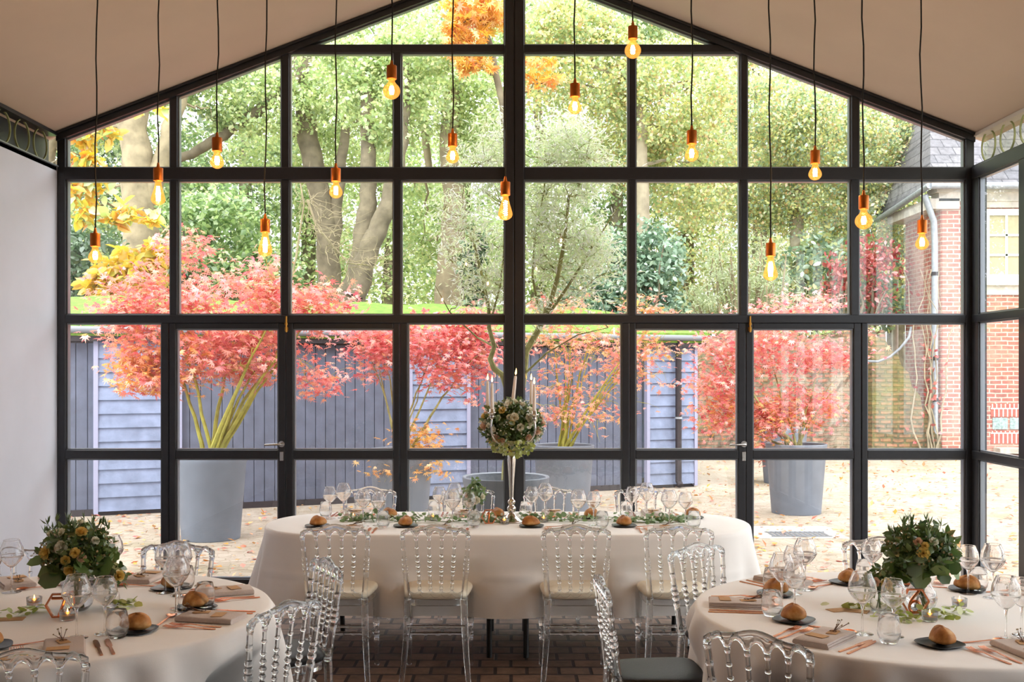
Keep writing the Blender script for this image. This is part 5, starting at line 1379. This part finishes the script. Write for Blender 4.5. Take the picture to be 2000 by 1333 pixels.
# --- candelabra with a ball of flowers on the oval table
CB = on_table(999, 1020, .754)
t = thing('candelabra', 'tall silver five-armed candelabra in the middle of the oval table', 'candelabra', (CB.x, CB.y, ZC))
b = MB(); b.lathe([(0, .078), (.006, .080), (.010, .078), (.016, .066), (.024, .058), (.030, .045), (.045, .028), (.06, .020)], 40); b.build('base', M['silver'], t, 'all')
b = MB(); b.lathe(refine([(.058, .020), (.075, .026), (.090, .028), (.105, .016), (.118, .022), (.130, .024), (.142, .014), (.16, .013), (.20, .0145), (.26, .017), (.33, .022), (.39, .0265), (.42, .024), (.45, .014), (.47, .012)], 2), 28); b.build('stem', M['silver'], t, 'all')
BZ = .605       # middle of the flower ball above the table
ARMS = [(-.118, -.165, .695), (.138, -.165, .683), (-.150, .085, .705), (.125, .095, .705), (.008, .0, .745)]
for (ax, ay, az) in ARMS:
    b = MB()
    if abs(ax) > .05: b.tube(bez((ax*.1, ay*.1, .47), (ax*1.25, ay*1.25, .50), (ax, ay, az-.045), 14), .0062, 10)
    else: b.tube([(0, 0, .45), (ax, ay, az-.045)], .0075, 10)
    a_ = b.build('arm', M['silver'], t, True)
    b = MB(); b.lathe([(az-.05, .004), (az-.045, .012), (az-.03, .014), (az-.018, .010), (az-.012, .026), (az-.006, .028), (az-.004, .016), (az+.014, .0145), (az+.014, .012), (az, .011)], 20, (ax, ay, 0)); b.build('candle_cup', M['silver'], a_, 'all')
WHO = ['front left', 'front right', 'back left', 'back right', 'middle']
for (ax, ay, az), w in zip(ARMS, WHO):
    lean = .03 if w == 'middle' else 0
    c = thing('candle', 'lit %s taper candle on the silver candelabra' % w, 'candle', (CB.x+ax, CB.y+ay, ZC+az+.0005), 0, 'taper candles of the candelabra')
    hh = .170 if w != 'middle' else .165
    b = MB(); b.lathe([(0, .0118), (hh*.5, .0108), (hh-.006, .0085), (hh, .005)], 18, (0, 0, 0)); cm = b.build('wax', M['white_wax'], c, True)
    b = MB(); b.tube([(0, 0, hh-.001), (.001, 0, hh+.010)], .0012, 5); b.build('wick', M['cord'], cm)
    b = MB(); b.lathe([(hh+.006, .0008), (hh+.012, .0048), (hh+.020, .0056), (hh+.032, .0036), (hh+.048, .0004)], 12); b.build('flame', M['flame'], c, 'all')
    if lean: c.rotation_euler = (0, math.radians(6), 0)
fb = thing('flower_ball', 'ball of ivory roses and dark foliage on the candelabra', 'flower arrangement', (CB.x+.006, CB.y, ZC+BZ))
rg = np.random.default_rng(41)
b = MB(); b.ball((0, 0, 0), .125, .125, .105, 20, 14); b.build('moss_core', M['stem_green'], fb, 'all')
R_ = .175
pos = sphere_pts(rg, 2300, 1.0)*(R_*(.62+.42*rg.random((2300, 1))))*np.array([1.08, 1, .86])
leaf_mesh('foliage', pos, .034*(.6+.8*rg.random(2300)), OVAL, M['bouquet_green'], rg, -.1, .2, fb)
pos = sphere_pts(rg, 420, 1.0)*(R_*(1.0+.12*rg.random((420, 1))))*np.array([1.08, 1, .86])
leaf_mesh('white_blossom', pos, .013*(.7+.6*rg.random(420)), ROUND, M['gyp'], rg, 0, .0, fb)
pos = sphere_pts(rg, 260, 1.0)*(R_*.98)*np.array([.75, .9, .4]) + np.array([0, -.03, -.115])
leaf_mesh('lime_fringe', pos, .026*(.7+.6*rg.random(260)), ROUND, M['hydrangea'], rg, .3, .0, fb)
for i in range(66):
    q = rg.normal(size=3); q /= np.linalg.norm(q); q[1] = -abs(q[1]) if i % 3 else q[1]; q /= np.linalg.norm(q)
    rose(['rose_white', 'rose_white', 'rose_white', 'rose_yellow', 'rose_white', 'rose_white', 'rose_blush'][i % 7], fb, (q[0]*R_*1.06, q[1]*R_*.98, q[2]*R_*.84), .015+.014*rg.random(), q)

# --- bouquets in glass globes on the round tables
def bouquet(p, label, vlabel, height, rad, seed, roses, funnel=False):
    rg = np.random.default_rng(seed)
    v = thing('glass_vase', vlabel, 'vase', (p.x, p.y, ZC))
    b = MB(); b.lathe([(0, .001), (0, .03), (.004, .038), (.022, .054), (.050, .062), (.078, .055), (.098, .040), (.112, .036), (.125, .040), (.1256, .039), (.125, .0385), (.112, .0345), (.098, .0385), (.078, .0532), (.050, .060), (.022, .052), (.009, .036), (.006, .001)], 40); b.build('globe', M['glass'], v, 'all')
    b = MB(); b.lathe([(.0065, .001), (.0095, .035), (.022, .0505), (.050, .0585), (.062, .0575), (.062, .001)], 32); b.build('water', M['glass'], v, True)
    t = thing('bouquet', label, 'bouquet', (p.x, p.y, ZC))
    b = MB()
    for k in range(14):
        a = rg.random()*6.28; q = .022*rg.random()
        b.tube([(.02*math.cos(a+2), .02*math.sin(a+2), .012), (q*math.cos(a), q*math.sin(a), .09), (1.6*q*math.cos(a), 1.6*q*math.sin(a), .15)], .0022, 5)
    b.build('stems', M['stem_green'], t, True)
    zc = height
    n = 900
    pos = sphere_pts(rg, n, 1.0, -.75)*(rad*(.35+.65*rg.random((n, 1))**.5))*np.array([1.05, 1.0, .82]) + np.array([0, 0, zc])
    leaf_mesh('foliage', pos, .034*(.6+.8*rg.random(n)), OVAL, M['bouquet_green'], rg, -.25, .1, t)
    m = 60; a = rg.uniform(0, 6.28, m); pos = np.stack([np.cos(a)*rad*rg.uniform(.3, .95, m), np.sin(a)*rad*rg.uniform(.3, .95, m), zc-rad*rg.uniform(.10, .55, m)], 1)
    leaf_mesh('broad_leaves', pos, .075*(.7+.5*rg.random(m)), ROUND, M['bouquet_green'], rg, .35, .1, t)
    m = 150; pos = sphere_pts(rg, m, 1.0, -.4)*(rad*.98)*np.array([1.0, 1, .8]) + np.array([0, 0, zc])
    leaf_mesh('berries', pos, .011, ROUND, M['waxbuds'], rg, 0, 0, t)
    b = MB(); tops = []
    for k in range(22):
        a = rg.random()*6.28; q = rad*(.2+.8*rg.random()); top = Vector((q*math.cos(a), q*math.sin(a), zc+rad*(.72+.45*rg.random()-.3*q/rad)))
        b.tube(bez((q*.4*math.cos(a), q*.4*math.sin(a), zc), (q*.8*math.cos(a), q*.8*math.sin(a), zc+rad*.4), top, 6), .0012, 4)
        tops += [tuple(top-Vector((0, 0, .010)))]*5
    b.build('bud_stems', M['stem_green'], t, True)
    leaf_mesh('foliage', np.array(tops), .038, NARROW, M['bouquet_green'], rg, -2.6, 0, t)  # bud tips of the bud stems, shaped as narrow upright leaves
    for (dx, dy, dz, r, kd) in roses:
        d = Vector((dx, dy, dz)); rose(kd, t, (dx*rad*.98, dy*rad*.98, zc+dz*rad*.85), r, d)
BL, BR = on_table(152, 1192), on_table(1799, 1192)
bouquet(BL, 'bouquet of ivory and yellow roses with green leaves on the left table', 'clear globe vase of the left bouquet', .225, .138, 61,
        [(-.1, -.9, .35, .025, 'rose_white'), (-.6, -.75, .15, .026, 'rose_yellow'), (.28, -.9, .18, .019, 'rose_yellow'), (.05, -.98, -.05, .018, 'rose_yellow'), (.15, -.95, -.38, .021, 'rose_yellow'),
         (-.92, -.35, -.1, .020, 'rose_blush'), (.45, -.85, .0, .017, 'rose_blush'), (-.3, -.55, .75, .022, 'rose_white'), (.3, -.5, .78, .022, 'rose_yellow'), (-.65, -.3, .68, .018, 'rose_white'), (.7, -.5, .5, .016, 'rose_white'), (.0, .2, .95, .02, 'rose_white'), (-.4, .7, .5, .02, 'rose_yellow')])
bouquet(BR, 'dark leafy bouquet with one yellow rose on the right table', 'clear globe vase of the right bouquet', .230, .132, 62,
        [(-.28, -.92, .12, .024, 'rose_yellow'), (-.22, -.9, .38, .014, 'rose_yellow'), (-.4, -.8, .5, .016, 'rose_blush'), (.75, -.3, .6, .014, 'rose_blush'), (.05, -.85, .5, .017, 'rose_white')])

def posy(p, label, vlabel, h, rad, seed, roses, green='bouquet_green'):
    rg = np.random.default_rng(seed)
    v = thing('bud_vase', vlabel, 'vase', (p.x, p.y, ZC))
    b = MB(); b.lathe([(0, .001), (0, .02), (.004, .026), (.03, .034), (.055, .030), (.075, .018), (.088, .0195), (.0885, .0185), (.075, .0168), (.055, .0285), (.03, .0325), (.008, .024), (.006, .001)], 28); b.build('glass_body', M['glass'], v, 'all')
    t = thing('posy', label, 'flowers', (p.x, p.y, ZC))
    b = MB()
    for k in range(7): b.tube([(.008*rg.normal(), .008*rg.normal(), .014), (.004*rg.normal(), .004*rg.normal(), .08), (.012*rg.normal(), .012*rg.normal(), h-.01)], .0017, 5)
    b.build('stems', M['stem_green'], t, True)
    n = 190; pos = sphere_pts(rg, n, 1.0, -.7)*(rad*(.3+.75*rg.random((n, 1))))*np.array([1, 1, 1.1]) + np.array([0, 0, h])
    leaf_mesh('foliage', pos, .030*(.6+.8*rg.random(n)), OVAL, M[green], rg, -.35, 0, t)
    for (dx, dy, dz, r, kd) in roses: rose(kd, t, (dx*rad, dy*rad, h+dz*rad), r, (dx, dy, dz+.1))
posy(on_table(217, 1186), 'small posy of pale roses in a bud vase, left table', 'glass bud vase right of the left bouquet', .125, .055, 71, [(.75, -.5, .1, .022, 'rose_yellow'), (.4, -.8, -.35, .016, 'rose_white'), (-.3, -.8, .3, .016, 'rose_blush'), (-.1, -.6, -.6, .015, 'rose_white')])
posy(on_table(1716, 1196), 'small posy of pale roses in a bud vase, right table', 'glass bud vase left of the right bouquet', .115, .055, 72, [(.2, -.9, .1, .022, 'rose_yellow'), (-.5, -.8, .2, .018, 'rose_blush'), (.6, -.5, -.3, .015, 'rose_yellow')])
PH = on_table(926, 1021)
posy(PH, 'small eucalyptus and rose posy left of the candelabra', 'glass bud vase left of the candelabra', .165, .075, 73, [(.2, -.9, -.25, .024, 'rose_white'), (-.25, -.85, -.35, .022, 'rose_white'), (-.6, -.6, .1, .016, 'rose_blush'), (.7, -.5, 0, .018, 'rose_white')], 'eucalyptus')
rg = np.random.default_rng(75)
eu = thing('eucalyptus_sprig', 'upright eucalyptus sprig in the bud vase by the candelabra', 'sprig', (PH.x, PH.y, ZC+.08))
b = MB(); b.tube([(0, 0, 0), (.006, -.004, .09), (.01, -.004, .20)], .0016, 5); b.build('stem', M['stem_green'], eu, True)
pos = np.stack([.008+.012*rg.normal(size=34), -.004+.012*rg.normal(size=34), .10+.10*rg.random(34)], 1); leaf_mesh('foliage', pos, .026, ROUND, M['eucalyptus'], rg, -.4, 0, eu)

# --- garland along the oval table
ga = thing('garland', 'trailing eucalyptus garland along the middle of the oval table', 'garland', (HC.x, 6.70, ZC))
rg = np.random.default_rng(80); b = MB(); P = []
for i in range(60):
    x = -1.02 + 2.14*i/59; P.append(Vector((x, .03*math.sin(x*5)+.015*math.sin(x*13), .008+.006*math.sin(x*21))))
b.tube(P, .0025, 5); b.build('stem', M['stem_green'], ga, True)
pos = []
for p in P:
    dens = 9 + int(6*math.sin(p.x*7+1)); 
    if -.80 < p.x < -.70: dens = 2
    if abs(p.x-(CB.x-HC.x)) < .07: dens = 3
    for k in range(max(2, dens)): pos.append((p.x+rg.normal()*.02, p.y+rg.normal()*.032, p.z+.004+abs(rg.normal())*.016))
pos = np.array(pos); leaf_mesh('foliage', pos, .030*(.6+.7*rg.random(len(pos))), ROUND, M['eucalyptus'], rg, -.05, .35, ga)
m = 150; idx = rg.integers(0, len(pos), m); leaf_mesh('white_blossom', pos[idx]+rg.normal(size=(m, 3))*np.array([.02, .02, .006])+np.array([0, 0, .012]), .020, ROUND, M['gyp'], rg, 0, .2, ga)

# --- tealights
b = MB(); b.lathe([(0, .001), (0, .026), (.003, .028), (.036, .030), (.0365, .0295), (.036, .029), (.006, .027), (.004, .001)], 28); TLG = b.mesh('glass_cup', M['glass'], 'all')
b = MB(); b.lathe([(.0045, .001), (.0045, .0185), (.016, .019), (.0165, .0185), (.015, .0182), (.0145, .001)], 24); TLT = b.mesh('tin', M['tin'], True)
b = MB(); b.lathe([(.0146, .0180), (.0175, .0178), (.0178, .001)], 24); TLW = b.mesh('wax', M['tea_wax'], True)
b = MB(); b.lathe([(.019, .0006), (.023, .0032), (.028, .0040), (.036, .0024), (.045, .0003)], 10); TLF = b.mesh('flame', M['flame'], 'all')
def tealight(p, label):
    t = thing('tealight', label, 'candle', (p.x, p.y, ZC), 0, 'tealights in glass cups'); ob('glass_cup', TLG, t); c = ob('tin', TLT, t); ob('wax', TLW, c); ob('flame', TLF, t)
tealight(on_table(67, 1184), 'lit tealight left of the copper seven'); tealight(on_table(132, 1211), 'lit tealight at the foot of the copper seven')
tealight(on_table(1816, 1213), 'lit tealight right at the foot of the copper six'); tealight(on_table(1874, 1186), 'lit tealight behind the lime petals, right rim of right table')
tealight(on_table(985, 1024), 'lit tealight before the candelabra foot'); tealight(on_table(1062, 1020), 'lit tealight among the garland right of the candelabra')
tealight(on_table(846, 1017), 'lit tealight among the garland left of the bud vase'); tealight(on_table(690, 1016), 'lit tealight at the left end of the garland')

# --- copper hexagon table numbers
def hexagon(p, digit, label, s=.058, rz=0):
    t = thing('table_number', label, 'table number', (p.x, p.y, ZC), rz, None)
    h = [(s*math.cos(PI/3*k), s*.866+s*math.sin(PI/3*k)) for k in range(6)]
    b = MB(); b.ring(h, inset(h, .0062), lambda u, v, w: (u, w, v), -.007, .007); b.build('hexagon_frame', M['copper'], t)
    b = MB(); r = .0032; q = s*.866
    if digit == 7: pts = [(-.52*s, q+.50*s), (.42*s, q+.50*s), (.36*s, q+.36*s), (-.08*s, q-.86*s)]
    elif digit == 6: pts = [(.30*s, q+.72*s), (.02*s, q+.42*s), (-.24*s, q+.10*s), (-.36*s, q-.22*s)] + [(-.0*s+.38*s*math.cos(a), q-.42*s+.40*s*math.sin(a)) for a in np.linspace(2.7, 2.7+6.4, 26)]
    else: pts = [(-.2*s, q+.35*s), (0, q+.6*s), (0, q-.86*s)]
    b.tube([(x, 0, z) for x, z in pts], .0056, 8); b.build('digit', M['copper'], t, True)['label'] = 'copper numeral %d' % digit
hexagon(on_table(116, 1206), 7, 'copper hexagon table number seven on the left round table', .053, .1)
hexagon(on_table(1787, 1198), 6, 'copper hexagon table number six on the right round table', .055, -.05)
hexagon(on_table(955, 1023), 1, 'small copper hexagon table number left of the candelabra foot', .050, .2)

# --- scattered lime petals and leaves
def petals(px, py, n, spread, label, seed, name='lime_petals'):
    p = on_table(px, py); rg = np.random.default_rng(seed)
    pos = np.stack([rg.normal(0, spread, n), rg.normal(0, spread*.7, n), .004+.012*rg.random(n)], 1)
    o = leaf_mesh(name, pos, .032*(.7+.6*rg.random(n)), ROUND, M['hydrangea'], rg, 0, .7); o.location = (p.x, p.y, ZC+.004)
    tag(o, label, 'petals', None, 'stuff')
petals(245, 1186, 22, .035, 'pale lime petals right of the bud vase, left table', 1)
petals(60, 1197, 16, .035, 'lime petals beside the tealight, left table', 2)
petals(30, 1207, 10, .04, 'lime petals by the kraft tags at the left photo edge', 9)
petals(1770, 1212, 26, .05, 'lime petals before the copper six, right table', 3)
petals(1845, 1205, 20, .045, 'lime petals right of the tealight, right table', 4)
petals(1872, 1196, 9, .022, 'lime petals heaped before the far tealight, right table', 5)
petals(1664, 1188, 16, .035, 'lime petals on the kraft cards left of the right posy', 6)
petals(1735, 1186, 14, .03, 'lime petals around the right bud vase', 7)
for i, (px, py, a, l_) in enumerate(((1640, 1192, .3, 'loose kraft favour card by lime petals, right table'), (1672, 1194, -.5, 'second kraft favour card under lime petals, right table'), (22, 1210, .2, 'kraft favour card at the left photo edge, left table'))):
    p = on_table(px, py); tag(ob('favour_card', TW['card'], None, (p.x, p.y, ZC), a, 1.3), l_, 'card', None)
